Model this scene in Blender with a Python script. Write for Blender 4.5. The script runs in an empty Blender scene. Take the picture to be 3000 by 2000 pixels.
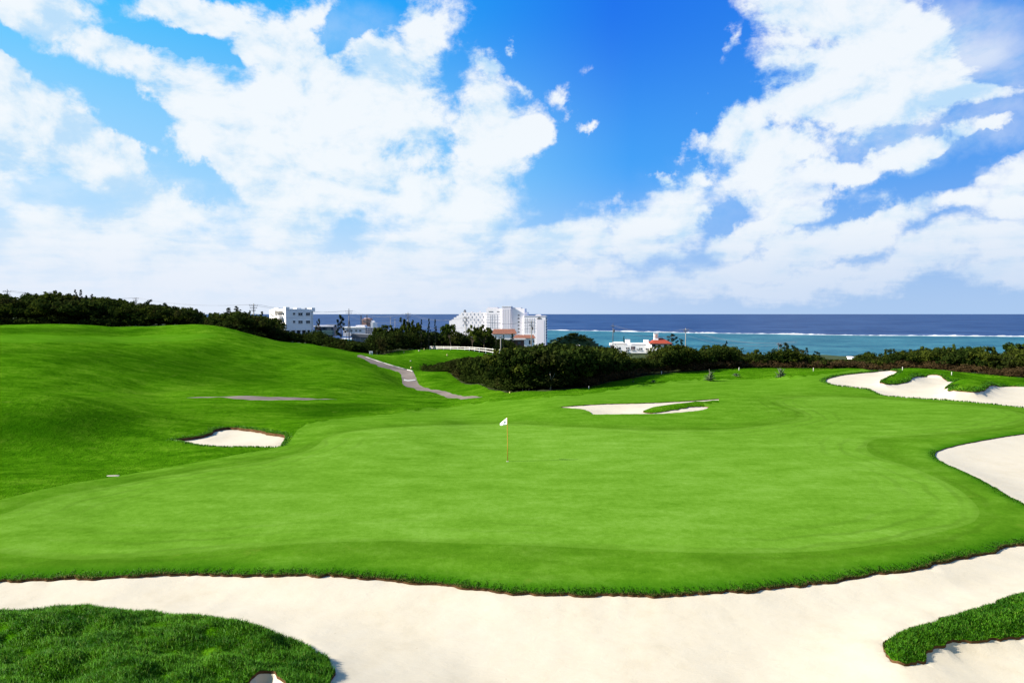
import bpy, math, random
import numpy as np
from mathutils import Vector, Matrix
from mathutils.geometry import delaunay_2d_cdt

random.seed(7)
rng = np.random.default_rng(7)
S = bpy.context.scene
COL = S.collection
PI = math.pi

# ------------------------------------------------------------------ camera numbers (photo is 3000 x 2000, 24 mm lens)
FPX, CU, CV, HC = 2000.0, 1500.0, 1000.0, 6.8
PITCH = math.atan(81 / FPX)
CP, SP = math.cos(PITCH), math.sin(PITCH)

def ray(u, v):
    xc, yc = (np.asarray(u, float) - CU) / FPX, (CV - np.asarray(v, float)) / FPX
    dy, dz = CP + yc * SP, -SP + yc * CP
    return xc / dy, dz / dy

def P(u, v, d):
    a, b = ray(u, v)
    return (float(a * d), float(d), float(HC + b * d))

# ------------------------------------------------------------------ tags / objects
def tag(o, label=None, cat=None, group=None, kind=None):
    if label: o['label'] = label
    if cat: o['category'] = cat
    if group: o['group'] = group
    if kind: o['kind'] = kind
    return o

def link_mesh(name, me, mat=None, parent=None):
    o = bpy.data.objects.new(name, me)
    COL.objects.link(o)
    if mat is not None and not me.materials:
        for m in (mat if isinstance(mat, (list, tuple)) else [mat]):
            me.materials.append(m)
    if parent is not None: o.parent = parent
    return o

def empty(name, loc, rz=0.0):
    o = bpy.data.objects.new(name, None)
    COL.objects.link(o)
    o.location = loc; o.rotation_euler = (0, 0, rz)
    o.empty_display_size = 0.2
    return o

def np_mesh(name, V, Fc, smooth=False, attrs=None):
    """V (n,3); Fc (m,k) array of one face size"""
    V = np.asarray(V, np.float32); Fc = np.asarray(Fc, np.int32)
    me = bpy.data.meshes.new(name)
    me.vertices.add(len(V)); me.vertices.foreach_set('co', V.ravel())
    m, k = Fc.shape
    me.loops.add(m * k); me.loops.foreach_set('vertex_index', Fc.ravel())
    me.polygons.add(m)
    me.polygons.foreach_set('loop_start', np.arange(0, m * k, k, dtype=np.int32))
    me.polygons.foreach_set('loop_total', np.full(m, k, np.int32))
    me.polygons.foreach_set('use_smooth', np.full(m, smooth, bool))
    if attrs:
        for an, av in attrs.items():
            a = me.attributes.new(an, 'FLOAT', 'POINT'); a.data.foreach_set('value', np.asarray(av, np.float32))
    me.update(); me.validate()
    return me

class MB:
    """collects boxes, bars, prisms and tubes into ONE mesh object"""
    def __init__(s): s.v = []; s.f = []
    def add(s, vs, fs):
        n = len(s.v); s.v += [tuple(x) for x in vs]; s.f += [tuple(i + n for i in f) for f in fs]; return s
    def box(s, x0, x1, y0, y1, z0, z1):
        return s.add([(x0,y0,z0),(x1,y0,z0),(x1,y1,z0),(x0,y1,z0),(x0,y0,z1),(x1,y0,z1),(x1,y1,z1),(x0,y1,z1)],
                     [(3,2,1,0),(4,5,6,7),(0,1,5,4),(1,2,6,5),(2,3,7,6),(3,0,4,7)])
    def prism(s, poly, y0, y1):
        """polygon in the x,z plane pushed along y"""
        n = len(poly)
        vs = [(x, y0, z) for x, z in poly] + [(x, y1, z) for x, z in poly]
        fs = [tuple(range(n)), tuple(range(2 * n - 1, n - 1, -1))] + [(i, (i + n), (i + 1) % n + n, (i + 1) % n) for i in range(n)]
        return s.add(vs, fs)
    def tube(s, pts, rads, k=8, cap=True):
        if not isinstance(rads, (list, tuple)): rads = [rads] * len(pts)
        pts = [Vector(p) for p in pts]; rings = []; base = len(s.v)
        for i, p in enumerate(pts):
            t = (pts[min(i + 1, len(pts) - 1)] - pts[max(i - 1, 0)]).normalized()
            a = t.cross(Vector((0.13, 0.97, 0.2)) if abs(t.y) < 0.9 else Vector((1, 0, 0))).normalized(); b = t.cross(a)
            for j in range(k):
                q = 2 * PI * j / k
                s.v.append(tuple(p + (a * math.cos(q) + b * math.sin(q)) * rads[i]))
        for i in range(len(pts) - 1):
            for j in range(k):
                s.f.append((base + i*k + j, base + i*k + (j+1) % k, base + (i+1)*k + (j+1) % k, base + (i+1)*k + j))
        if cap:
            s.f.append(tuple(base + j for j in range(k))[::-1]); e = base + (len(pts) - 1) * k
            s.f.append(tuple(e + j for j in range(k)))
        return s
    def hip(s, x0, x1, y0, y1, z0, z1, inset, thick=0.0):
        my = (y0 + y1) / 2
        return s.add([(x0,y0,z0),(x1,y0,z0),(x1,y1,z0),(x0,y1,z0),(x0+inset,my,z1),(x1-inset,my,z1)],
                     [(0,1,5,4),(1,2,5),(2,3,4,5),(3,0,4),(3,2,1,0)])
    def mesh(s, name, smooth=False):
        me = bpy.data.meshes.new(name); me.from_pydata(s.v, [], s.f); me.update()
        if smooth:
            me.polygons.foreach_set('use_smooth', [True] * len(me.polygons))
        return me
    def build(s, name, mat, parent=None, smooth=False):
        return link_mesh(name, s.mesh(name, smooth), mat, parent)

# ------------------------------------------------------------------ materials
def new_mat(name):
    m = bpy.data.materials.new(name); m.use_nodes = True
    nt = m.node_tree; b = nt.nodes['Principled BSDF']
    return m, nt, b

def N(nt, typ, **kw):
    n = nt.nodes.new(typ)
    for k, v in kw.items():
        if k.startswith('_'): setattr(n, k[1:], v)
        else: n.inputs[int(k[1:]) if k[0] == 'i' and k[1:].isdigit() else k].default_value = v
    return n

def noise(nt, co, scale, detail=3, rough=0.55, dist=0.0):
    n = N(nt, 'ShaderNodeTexNoise', Scale=scale, Detail=detail, Roughness=rough, Distortion=dist)
    if co is not None: nt.links.new(co, n.inputs['Vector'])
    return n.outputs['Fac']

def ramp(nt, fac, stops):
    r = nt.nodes.new('ShaderNodeValToRGB'); e = r.color_ramp.elements
    while len(e) < len(stops): e.new(0.5)
    for el, (p, c) in zip(e, stops):
        el.position = p; el.color = (*c, 1) if len(c) == 3 else c
    nt.links.new(fac, r.inputs[0]); return r.outputs[0]

def mixc(nt, fac, a, b, typ='MIX'):
    m = N(nt, 'ShaderNodeMix', _data_type='RGBA', _blend_type=typ)
    for sock, v in ((m.inputs[0], fac), (m.inputs[6], a), (m.inputs[7], b)):
        if isinstance(v, (int, float)): sock.default_value = v
        elif isinstance(v, tuple): sock.default_value = (*v, 1) if len(v) == 3 else v
        else: nt.links.new(v, sock)
    return m.outputs[2]

def math_(nt, op, a, b=None, c=None, clamp=False):
    m = N(nt, 'ShaderNodeMath', _operation=op, _use_clamp=clamp)
    for i, v in enumerate((a, b, c)):
        if v is None: continue
        if isinstance(v, (int, float)): m.inputs[i].default_value = v
        else: nt.links.new(v, m.inputs[i])
    return m.outputs[0]

def maprange(nt, v, a, b, c=0.0, d=1.0, smooth=True):
    m = N(nt, 'ShaderNodeMapRange', _interpolation_type='SMOOTHSTEP' if smooth else 'LINEAR', i1=a, i2=b, i3=c, i4=d)
    nt.links.new(v, m.inputs[0]); return m.outputs[0]

def bump(nt, b, h, strength, dist):
    n = N(nt, 'ShaderNodeBump', Strength=strength, Distance=dist)
    nt.links.new(h, n.inputs['Height']); nt.links.new(n.outputs[0], b.inputs['Normal'])

def objco(nt, pos=True):
    if pos: return nt.nodes.new('ShaderNodeNewGeometry').outputs['Position']
    return nt.nodes.new('ShaderNodeTexCoord').outputs['Object']

def stretch(nt, co, sx, sy, sz):
    m = N(nt, 'ShaderNodeMapping', Scale=(sx, sy, sz)); nt.links.new(co, m.inputs[0]); return m.outputs[0]

def grass_mat(name, dark, mid, light, fine=1.0, bumpd=0.02, contrast=1.0, dry=None, edge=False, lip=False, bigs=0.07, bigw=0.35, deep=None):
    m, nt, b = new_mat(name)
    co = objco(nt)
    big = noise(nt, co, bigs, 4, 0.6, 0.4); med = noise(nt, stretch(nt, co, 0.7, 1.3, 1), 0.55 * fine, 4, 0.6)
    small = noise(nt, co, 3.2 * fine, 4, 0.65); tiny = noise(nt, co, 17 * fine, 3, 0.7)
    f = math_(nt, 'MULTIPLY_ADD', big, bigw, math_(nt, 'MULTIPLY_ADD', med, 0.75 * contrast, math_(nt, 'MULTIPLY_ADD', small, 0.55 * contrast, math_(nt, 'MULTIPLY', tiny, 0.45 * contrast))))
    mean = 0.5 * (bigw + 1.75 * contrast); w = 0.42
    f = maprange(nt, f, mean - w, mean + w, smooth=False)
    c = ramp(nt, f, [(0.0, dark), (0.5, mid), (1.0, light)])
    if edge:
        at = N(nt, 'ShaderNodeAttribute', _attribute_name='edge').outputs['Fac']
        c = mixc(nt, math_(nt, 'MULTIPLY', at, 0.45), c, tuple(x * 0.62 for x in mid))
    if edge or lip:
        md = N(nt, 'ShaderNodeAttribute', _attribute_name='mow').outputs['Fac']
        wob = math_(nt, 'MULTIPLY_ADD', noise(nt, co, 0.35, 3), 1.4, md)
        ln_ = math_(nt, 'SINE', math_(nt, 'MULTIPLY', wob, 6.2832 / 0.85))
        fade = math_(nt, 'MULTIPLY', maprange(nt, md, 4.2, 0.4), maprange(nt, noise(nt, co, 0.11, 2), 0.38, 0.62))
        k_ = math_(nt, 'MULTIPLY', maprange(nt, ln_, 0.35, 1.0), math_(nt, 'MULTIPLY', fade, 0.42))
        c = mixc(nt, k_, c, tuple(x * 0.55 for x in mid))
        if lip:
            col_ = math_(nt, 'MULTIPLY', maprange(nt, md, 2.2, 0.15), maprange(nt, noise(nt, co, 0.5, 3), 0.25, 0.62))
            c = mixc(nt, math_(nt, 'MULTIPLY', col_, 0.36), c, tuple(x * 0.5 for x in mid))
    if deep:  # painted shade: masked slopes are mixed towards a darker turf colour
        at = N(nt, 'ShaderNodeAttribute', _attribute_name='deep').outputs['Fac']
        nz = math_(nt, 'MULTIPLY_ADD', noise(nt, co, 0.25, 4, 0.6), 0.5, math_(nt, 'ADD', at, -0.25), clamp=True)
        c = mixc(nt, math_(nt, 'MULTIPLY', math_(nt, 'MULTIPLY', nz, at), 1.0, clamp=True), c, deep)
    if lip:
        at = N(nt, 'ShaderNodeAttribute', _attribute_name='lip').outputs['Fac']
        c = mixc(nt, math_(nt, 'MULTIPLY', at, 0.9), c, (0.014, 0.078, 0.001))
    if dry:
        d = maprange(nt, noise(nt, co, 0.9, 4, 0.6), 0.62, 0.75)
        c = mixc(nt, math_(nt, 'MULTIPLY', d, 0.5), c, dry)
    nt.links.new(c, b.inputs['Base Color'])
    b.inputs['Roughness'].default_value = 0.85; b.inputs['Specular IOR Level'].default_value = 0.0
    h = math_(nt, 'MULTIPLY_ADD', small, 1.0, math_(nt, 'MULTIPLY', tiny, 0.5))
    bump(nt, b, h, 0.8, bumpd)
    return m

def simple_mat(name, col, rough=0.7, var=0.12, scale=3.0, spec=0.3, metallic=0.0, bumpd=0.0, pos=False):
    m, nt, b = new_mat(name)
    co = objco(nt, pos)
    n1 = noise(nt, co, scale, 5, 0.6); n2 = noise(nt, stretch(nt, co, 1, 1, 0.25), scale * 0.35, 3)
    f = math_(nt, 'MULTIPLY_ADD', n1, 0.5, math_(nt, 'MULTIPLY', n2, 0.5))
    c = ramp(nt, f, [(0.3, tuple(x * (1 - var) for x in col)), (0.7, tuple(min(1, x * (1 + var)) for x in col))])
    nt.links.new(c, b.inputs['Base Color'])
    b.inputs['Roughness'].default_value = rough; b.inputs['Specular IOR Level'].default_value = spec
    b.inputs['Metallic'].default_value = metallic
    if bumpd: bump(nt, b, n1, 0.6, bumpd)
    return m

def sand_mat():
    m, nt, b = new_mat('bunker_sand')
    co = objco(nt)
    a = noise(nt, co, 0.45, 4, 0.6); c2 = noise(nt, co, 2.6, 4, 0.6); g = noise(nt, co, 60, 2, 0.7)
    f = math_(nt, 'MULTIPLY_ADD', a, 0.5, math_(nt, 'MULTIPLY_ADD', c2, 0.3, math_(nt, 'MULTIPLY', g, 0.2)))
    c = ramp(nt, f, [(0.30, (0.372, 0.322, 0.238)), (0.46, (0.415, 0.366, 0.282)), (0.64, (0.432, 0.388, 0.308))])
    sp = maprange(nt, noise(nt, co, 9, 2, 0.5), 0.76, 0.80)
    c = mixc(nt, math_(nt, 'MULTIPLY', sp, 0.35), c, (0.16, 0.12, 0.08))
    nt.links.new(c, b.inputs['Base Color'])
    b.inputs['Roughness'].default_value = 0.95; b.inputs['Specular IOR Level'].default_value = 0.1
    rip = noise(nt, stretch(nt, co, 1.0, 2.2, 1), 2.2, 4, 0.6, 0.6)
    bump(nt, b, math_(nt, 'MULTIPLY_ADD', rip, 1.0, math_(nt, 'MULTIPLY', g, 0.12)), 0.4, 0.028)
    return m

def leaf_mat(name, dark, light, dry=None):
    m, nt, b = new_mat(name)
    g = nt.nodes.new('ShaderNodeNewGeometry')
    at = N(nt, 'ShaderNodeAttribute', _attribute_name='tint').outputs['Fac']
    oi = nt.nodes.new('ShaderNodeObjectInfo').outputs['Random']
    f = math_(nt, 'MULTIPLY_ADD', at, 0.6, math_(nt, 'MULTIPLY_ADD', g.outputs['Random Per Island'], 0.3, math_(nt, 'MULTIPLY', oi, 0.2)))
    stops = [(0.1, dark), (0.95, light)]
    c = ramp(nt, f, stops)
    if dry:
        c = mixc(nt, maprange(nt, noise(nt, g.outputs['Position'], 0.12, 3), 0.5, 0.7), c, dry)
    nt.links.new(c, b.inputs['Base Color'])
    b.inputs['Roughness'].default_value = 0.8; b.inputs['Specular IOR Level'].default_value = 0.0
    tr = nt.nodes.new('ShaderNodeBsdfTranslucent'); nt.links.new(c, tr.inputs['Color'])
    mx = N(nt, 'ShaderNodeMixShader', i0=0.25)
    nt.links.new(b.outputs[0], mx.inputs[1]); nt.links.new(tr.outputs[0], mx.inputs[2])
    nt.links.new(mx.outputs[0], nt.nodes['Material Output'].inputs['Surface'])
    return m

def blade_mat(name, dark, light, tipc):
    m, nt, b = new_mat(name)
    g = nt.nodes.new('ShaderNodeNewGeometry')
    big = noise(nt, g.outputs['Position'], 1.1, 4, 0.6)
    f = math_(nt, 'MULTIPLY_ADD', g.outputs['Random Per Island'], 0.28, math_(nt, 'MULTIPLY_ADD', big, 1.3, -0.28))
    c = ramp(nt, f, [(0.2, dark), (0.85, light)])
    dry = maprange(nt, g.outputs['Random Per Island'], 0.93, 0.95)
    c = mixc(nt, math_(nt, 'MULTIPLY', dry, 0.6), c, tipc)
    nt.links.new(c, b.inputs['Base Color'])
    b.inputs['Roughness'].default_value = 0.6; b.inputs['Specular IOR Level'].default_value = 0.2
    tr = nt.nodes.new('ShaderNodeBsdfTranslucent'); nt.links.new(c, tr.inputs['Color'])
    mx = N(nt, 'ShaderNodeMixShader', i0=0.3)
    nt.links.new(b.outputs[0], mx.inputs[1]); nt.links.new(tr.outputs[0], mx.inputs[2])
    nt.links.new(mx.outputs[0], nt.nodes['Material Output'].inputs['Surface'])
    return m

def water_mat(name, dark, light, scale, streak):
    m, nt, b = new_mat(name)
    co = objco(nt)
    a = noise(nt, stretch(nt, co, 1, streak, 1), scale, 5, 0.62); a2 = noise(nt, stretch(nt, co, 1, streak * 0.7, 1), scale * 9, 4, 0.6)
    f = math_(nt, 'MULTIPLY_ADD', a, 0.65, math_(nt, 'MULTIPLY', a2, 0.35))
    c = ramp(nt, f, [(0.40, dark), (0.60, light)])
    nt.links.new(c, b.inputs['Base Color'])
    b.inputs['Roughness'].default_value = 0.5; b.inputs['Specular IOR Level'].default_value = 0.02
    w = noise(nt, co, 0.25, 4, 0.6)
    bump(nt, b, w, 0.4, 0.4)
    return m

M = {}
M['green'] = grass_mat('putting_green_turf', (0.042, 0.118, 0.003), (0.084, 0.184, 0.014), (0.135, 0.250, 0.036), fine=1.25, bumpd=0.006, contrast=1.15, edge=True, bigs=0.035, bigw=0.9)
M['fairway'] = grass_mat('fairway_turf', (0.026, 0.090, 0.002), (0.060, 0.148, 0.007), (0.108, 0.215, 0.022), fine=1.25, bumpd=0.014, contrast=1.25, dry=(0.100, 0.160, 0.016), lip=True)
M['rough'] = grass_mat('rough_turf', (0.014, 0.062, 0.0008), (0.037, 0.114, 0.0020), (0.086, 0.182, 0.009), fine=0.9, bumpd=0.16, contrast=1.75, dry=(0.075, 0.130, 0.012), bigs=0.05, bigw=0.8, deep=(0.009, 0.045, 0.0006))  # deep is the colour of the shade painted on bank and hollows
M['tee'] = grass_mat('plateau_turf', (0.028, 0.095, 0.0015), (0.045, 0.130, 0.004), (0.080, 0.175, 0.010), bumpd=0.02)
M['floor'] = simple_mat('undergrowth', (0.030, 0.042, 0.012), 0.9, 0.5, 0.5, 0.1, pos=True)
M['sand'] = sand_mat()
M['soil'] = simple_mat('bunker_lip_soil', (0.075, 0.040, 0.018), 0.95, 0.6, 7.0, 0.05, bumpd=0.03, pos=True)
M['path'] = simple_mat('cart_path_asphalt', (0.155, 0.128, 0.112), 0.95, 0.34, 0.7, 0.0, bumpd=0.02, pos=True)
M['curb'] = simple_mat('curb_concrete', (0.36, 0.35, 0.33), 0.9, 0.15, 2.0, 0.2)
M['blade'] = blade_mat('grass_blades', (0.016, 0.098, 0.001), (0.105, 0.300, 0.012), (0.17, 0.21, 0.03))
M['rimblade'] = blade_mat('rim_blades', (0.020, 0.102, 0.001), (0.076, 0.220, 0.008), (0.15, 0.17, 0.03))
M['tuft'] = blade_mat('grass_tufts', (0.022, 0.115, 0.001), (0.085, 0.240, 0.008), (0.13, 0.20, 0.02))
M['dryblade'] = blade_mat('dry_grass', (0.07, 0.07, 0.015), (0.17, 0.14, 0.04), (0.22, 0.16, 0.07))
M['bark'] = simple_mat('bark', (0.075, 0.058, 0.042), 0.95, 0.4, 2.5, 0.1, bumpd=0.02)
M['palebark'] = simple_mat('pale_bark', (0.17, 0.15, 0.12), 0.95, 0.3, 2.5, 0.1, bumpd=0.02)
M['leaf'] = leaf_mat('dark_leaves', (0.004, 0.012, 0.002), (0.040, 0.064, 0.010))
M['leaf2'] = leaf_mat('olive_leaves', (0.007, 0.015, 0.002), (0.058, 0.078, 0.011))
M['needle'] = leaf_mat('needles', (0.003, 0.009, 0.004), (0.018, 0.032, 0.012))
M['wood'] = leaf_mat('wood_foliage', (0.003, 0.010, 0.002), (0.034, 0.050, 0.009), dry=(0.030, 0.029, 0.009))
M['darkwood'] = leaf_mat('ravine_foliage', (0.003, 0.009, 0.002), (0.036, 0.050, 0.008), dry=(0.030, 0.029, 0.010))
M['olive'] = leaf_mat('olive_scrub_foliage', (0.007, 0.015, 0.002), (0.058, 0.072, 0.010))
M['scrub'] = leaf_mat('dry_scrub_foliage', (0.030, 0.022, 0.010), (0.105, 0.066, 0.030))
M['white'] = simple_mat('white_paint', (0.80, 0.775, 0.735), 0.75, 0.05, 0.5, 0.3)
M['warmwhite'] = simple_mat('warm_white_render', (0.76, 0.74, 0.73), 0.8, 0.05, 0.35, 0.25)
M['hotelwhite'] = simple_mat('hotel_wall', (0.78, 0.75, 0.77), 0.85, 0.04, 0.15, 0.2)
M['hotelside'] = simple_mat('hotel_wing_wall', (0.68, 0.65, 0.70), 0.85, 0.04, 0.15, 0.2)
M['trim'] = simple_mat('grey_trim', (0.16, 0.16, 0.17), 0.8, 0.1, 0.5)
M['softtrim'] = simple_mat('pale_grey_trim', (0.47, 0.455, 0.48), 0.8, 0.1, 0.5)
M['glass'] = simple_mat('dark_glass', (0.018, 0.028, 0.040), 0.25, 0.3, 1.0, 0.5)
M['curtain'] = simple_mat('curtained_glass', (0.075, 0.085, 0.095), 0.4, 0.25, 2.0, 0.4)
M['brownglass'] = simple_mat('brown_shutter', (0.075, 0.045, 0.055), 0.6, 0.2, 2.0)
M['concrete'] = simple_mat('pole_concrete', (0.23, 0.22, 0.20), 0.9, 0.15, 1.0)
M['darkmetal'] = simple_mat('dark_metal', (0.045, 0.045, 0.055), 0.55, 0.2, 2.0, 0.4)
M['wire'] = simple_mat('cable', (0.09, 0.10, 0.13), 0.6, 0.1, 1.0)
M['stake'] = simple_mat('stake_white', (0.50, 0.49, 0.45), 0.6, 0.1, 6.0)
M['yellow'] = simple_mat('marker_yellow', (0.33, 0.29, 0.10), 0.6, 0.1, 6.0)
M['pinkwall'] = simple_mat('pink_wall', (0.40, 0.235, 0.20), 0.8, 0.1, 0.4)
M['shed'] = simple_mat('shed_metal', (0.21, 0.22, 0.25), 0.55, 0.12, 0.5, 0.4)
M['bluewall'] = simple_mat('dark_blue_wall', (0.030, 0.045, 0.085), 0.5, 0.2, 0.6, 0.4)
M['teal'] = simple_mat('teal_awning', (0.055, 0.125, 0.135), 0.7, 0.2, 0.6)
M['brownwall'] = simple_mat('brown_timber_wall', (0.085, 0.045, 0.040), 0.8, 0.2, 1.0)
M['stone'] = simple_mat('drain_concrete', (0.26, 0.235, 0.18), 0.9, 0.15, 6.0)
M['polepaint'] = simple_mat('flagstick_paint', (0.40, 0.25, 0.03), 0.5, 0.2, 3.0)
M['flag'] = simple_mat('flag_cloth', (0.85, 0.83, 0.84), 0.8, 0.06, 6.0)
M['emblem'] = simple_mat('flag_print', (0.48, 0.45, 0.52), 0.8, 0.1, 6.0)
M['agave'] = leaf_mat('agave_leaf', (0.008, 0.030, 0.010), (0.17, 0.22, 0.12))
M['rock'] = simple_mat('pale_rock', (0.22, 0.20, 0.17), 0.95, 0.3, 1.5, 0.1)

def tile_mat(name, col):
    m, nt, b = new_mat(name)
    co = objco(nt, False)
    w = N(nt, 'ShaderNodeTexWave', Scale=1.3, Distortion=0.3, Detail=1.0); nt.links.new(co, w.inputs[0])
    n = noise(nt, co, 0.8, 4)
    c = ramp(nt, math_(nt, 'MULTIPLY_ADD', w.outputs['Fac'], 0.3, math_(nt, 'MULTIPLY', n, 0.7)), [(0.25, tuple(x * 0.65 for x in col)), (0.75, tuple(x * 1.2 for x in col))])
    nt.links.new(c, b.inputs['Base Color']); b.inputs['Roughness'].default_value = 0.8
    b.inputs['Specular IOR Level'].default_value = 0.2
    bump(nt, b, w.outputs['Fac'], 0.5, 0.05)
    return m
M['tile'] = tile_mat('orange_roof_tiles', (0.21, 0.085, 0.052))
M['redtile'] = tile_mat('red_roof_tiles', (0.25, 0.040, 0.018))

# ------------------------------------------------------------------ value noise (for shapes)
def vnoise(x, y, seed=0):
    x = np.asarray(x, float); y = np.asarray(y, float)
    xi = np.floor(x).astype(np.int64); yi = np.floor(y).astype(np.int64); fx = x - xi; fy = y - yi
    def h(a, b):
        n = (a * 374761393 + b * 668265263 + seed * 974711) & 0x7fffffff
        n = ((n ^ (n >> 13)) * 1274126177) & 0x7fffffff
        return (n ^ (n >> 16)) / 0x7fffffff
    sx = fx * fx * (3 - 2 * fx); sy = fy * fy * (3 - 2 * fy)
    return (h(xi, yi) * (1 - sx) + h(xi + 1, yi) * sx) * (1 - sy) + (h(xi, yi + 1) * (1 - sx) + h(xi + 1, yi + 1) * sx) * sy - 0.5

def fbm(x, y, o=3, seed=0):
    r = 0; a = 1.0
    for i in range(o):
        r = r + a * vnoise(np.asarray(x) * 2 ** i + i * 17.3, np.asarray(y) * 2 ** i + i * 9.1, seed + i); a *= 0.5
    return r

# ------------------------------------------------------------------ terrain: thin plate through known points
VIS = [ # photo column, photo row, distance
 (0,1338,33.3),(0,1250,36.6),(0,1170,40),(0,1150,53),(0,1100,64),(0,1002,88),(0,985,104),(0,968,116),(0,954,130),
 (-500,1330,32),(-500,1150,39),(-500,1100,60),(-500,1000,85),(-500,955,130),
 (160,1336,33.5),(160,1250,37),(160,1173,40.8),(160,1150,56),(160,1100,68),(160,1002,92),(160,985,108),(160,968,120),
 (300,1328,34.4),(300,1255,38.3),(300,1184,43),(300,1155,60),(300,1100,74),(300,1002,102),(300,985,119),(300,970,128),(300,954,140),(230,949,136),
 (450,1280,38),(450,1195,52),(450,1165,66),(450,1100,80),(450,1003,110),(450,985,127),(450,966,137),(450,959,143),
 (600,1310,35),(600,1245,43),(600,1190,55),(600,1168,68),(600,1145,75),(600,1100,88),(600,1000,118),(600,980,126),(590,951,145),
 (700,1300,35.5),(700,975,138),(700,1050,106),(700,1150,75),(700,1185,57),
 (780,1003,134),(780,1080,102),(780,1150,76),(780,1185,58),(860,1180,62),
 (860,1006,172),(940,1013,168),(1000,1030,155),(1044,1045,148),
 (1000,1045,130),(1000,1080,106),(1000,1120,87),(1000,1180,63),
 (1100,1085,108),(1100,1120,90),(1100,1150,77),(1100,1180,64),
 (1072,1054,146),(1108,1072,134),(1146,1082,126),(1178,1113,112),(1219,1110,113),(1209,1087,127),(1200,1133,102),(1300,1152,86),(1380,1168,74),(1300,1168,74),
 (1350,1185,65),(1350,1210,53),(1200,1210,53),(1350,1240,43),(1000,1225,48),(800,1230,48),(880,1290,37),
 (1150,1045,172),(1260,1024,235),(1465,1037,215),(1350,1030,222),(1350,1043,195),(1250,1060,165),(1250,1100,131),(1315,1090,121),(1404,1128,94),(1493,1150,74),
 (1600,1148,70),(1720,1137,73),(1800,1115,81),(1900,1097,89),(2000,1090,94),(2200,1083,99),(2500,1085,95),(2750,1093,87),(3000,1106,77),(3300,1120,70),
 (2567,1086,86),(1642,1189,49.5),(1735,1210,46),(2108,1166,54.5),(2000,1120,76),(2200,1112,79),(1700,1165,57),(1500,1165,64),
 (2417,1116,67),(2585,1155,58),(2804,1172,53),(3000,1192,50),(3000,1125,64),(2777,1154,57),(2711,1100,74),(2951,1124,66),
]
HID = [ # photo column, distance, height
]
for u in (-900, 0, 700, 1500, 2300, 3000, 3900):
    HID += [(u, 3, 4.5), (u, 6, 2.4), (u, 9, 0.75), (u, 12, -0.25), (u, 14.5, -0.3)]
for u in (-400, 300, 900, 1500, 2100, 2700, 3300):
    HID += [(u, 18.5, 0.0), (u, 23, 0.02), (u, 29, 0.0)]
for u in (900, 1300, 1700, 2100, 2500, 3000, 3400):
    HID += [(u, 36, 0.02), (u, 43, 0.0)]
for u in (500, 250, 0, -400): HID += [(u, 29, 0.03)]
HID += [(0,160,3.6),(300,165,3.3),(590,170,2.4),(700,165,0.6),(780,200,-1.8),(940,195,-2.6),(1044,185,-4.2),
 (-500,220,7),(0,220,6.0),(300,225,4.6),(450,230,3.2),(600,225,1.2),(750,230,-2),(900,230,-4),(1100,215,-5.8),
 (0,300,7),(300,300,5.5),(450,300,4.5),(600,300,1.5),(860,300,-3.8),(1100,300,-8),(1300,290,-9),(-600,300,7),
 (1500,125,-7.5),(1400,150,-8.5),(1330,160,-7.6),(1800,125,-6),(2200,128,-4.6),(2600,122,-4),(3000,112,-3.4),(3400,105,-3),
 (1500,180,-9.5),(1800,180,-8.6),(2200,180,-8),(2700,180,-7),(3200,180,-6.5),
 (1600,280,-12),(1870,280,-10.0),(2300,280,-12),(2800,280,-12),(3300,280,-11),
 (0,450,2),(400,450,-3),(860,450,-10),(1100,450,-14),(1450,430,-16),(1900,430,-18),(2400,430,-20),(3000,430,-19),(-600,450,3),(3500,430,-18),
 (0,600,-8),(600,600,-15),(1100,600,-21),(1450,600,-23),(1700,560,-26),(2100,540,-28),(2500,530,-28.5),(3000,530,-29),(3500,540,-28),(-600,600,-6),
 (-600,850,-33),(0,850,-33),(700,850,-33),(1500,850,-33),(2200,850,-35),(3000,850,-35),(3600,850,-35)]
pts = [P(u, v, d) for u, v, d in VIS] + [((u - CU) / FPX * d, d, z) for u, d, z in HID]
pts = np.array(pts)
def warp(x, y):
    y = np.maximum(y, 2.0)
    return np.stack([np.clip(x / (y + 6), -1.05, 1.05) * 1.6, np.log(y + 6) * 1.0], -1)
Cw = warp(pts[:, 0], pts[:, 1])
def tpsk(r2): return 0.5 * r2 * np.log(np.maximum(r2, 1e-12))
NP = n = len(pts)
Kmat = tpsk(((Cw[:, None] - Cw[None]) ** 2).sum(-1))
wgt = 1e-5 * np.ones(n)
A = np.zeros((n + 3, n + 3)); A[:n, :n] = Kmat + np.diag(wgt + 2e-4)
A[:n, n] = 1; A[:n, n + 1:] = Cw; A[n, :n] = 1; A[n + 1:, :n] = Cw.T
W = np.linalg.solve(A, np.r_[pts[:, 2], 0, 0, 0])
def T0x(x, y):
    x = np.asarray(x, float).ravel(); y = np.asarray(y, float).ravel()
    out = np.empty(len(x))
    for i in range(0, len(x), 20000):
        q = warp(x[i:i + 20000], y[i:i + 20000])
        r2 = ((q[:, None] - Cw[None]) ** 2).sum(-1)
        out[i:i + 20000] = tpsk(r2) @ W[:NP] + W[NP] + q @ W[NP + 1:]
    return out

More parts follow.
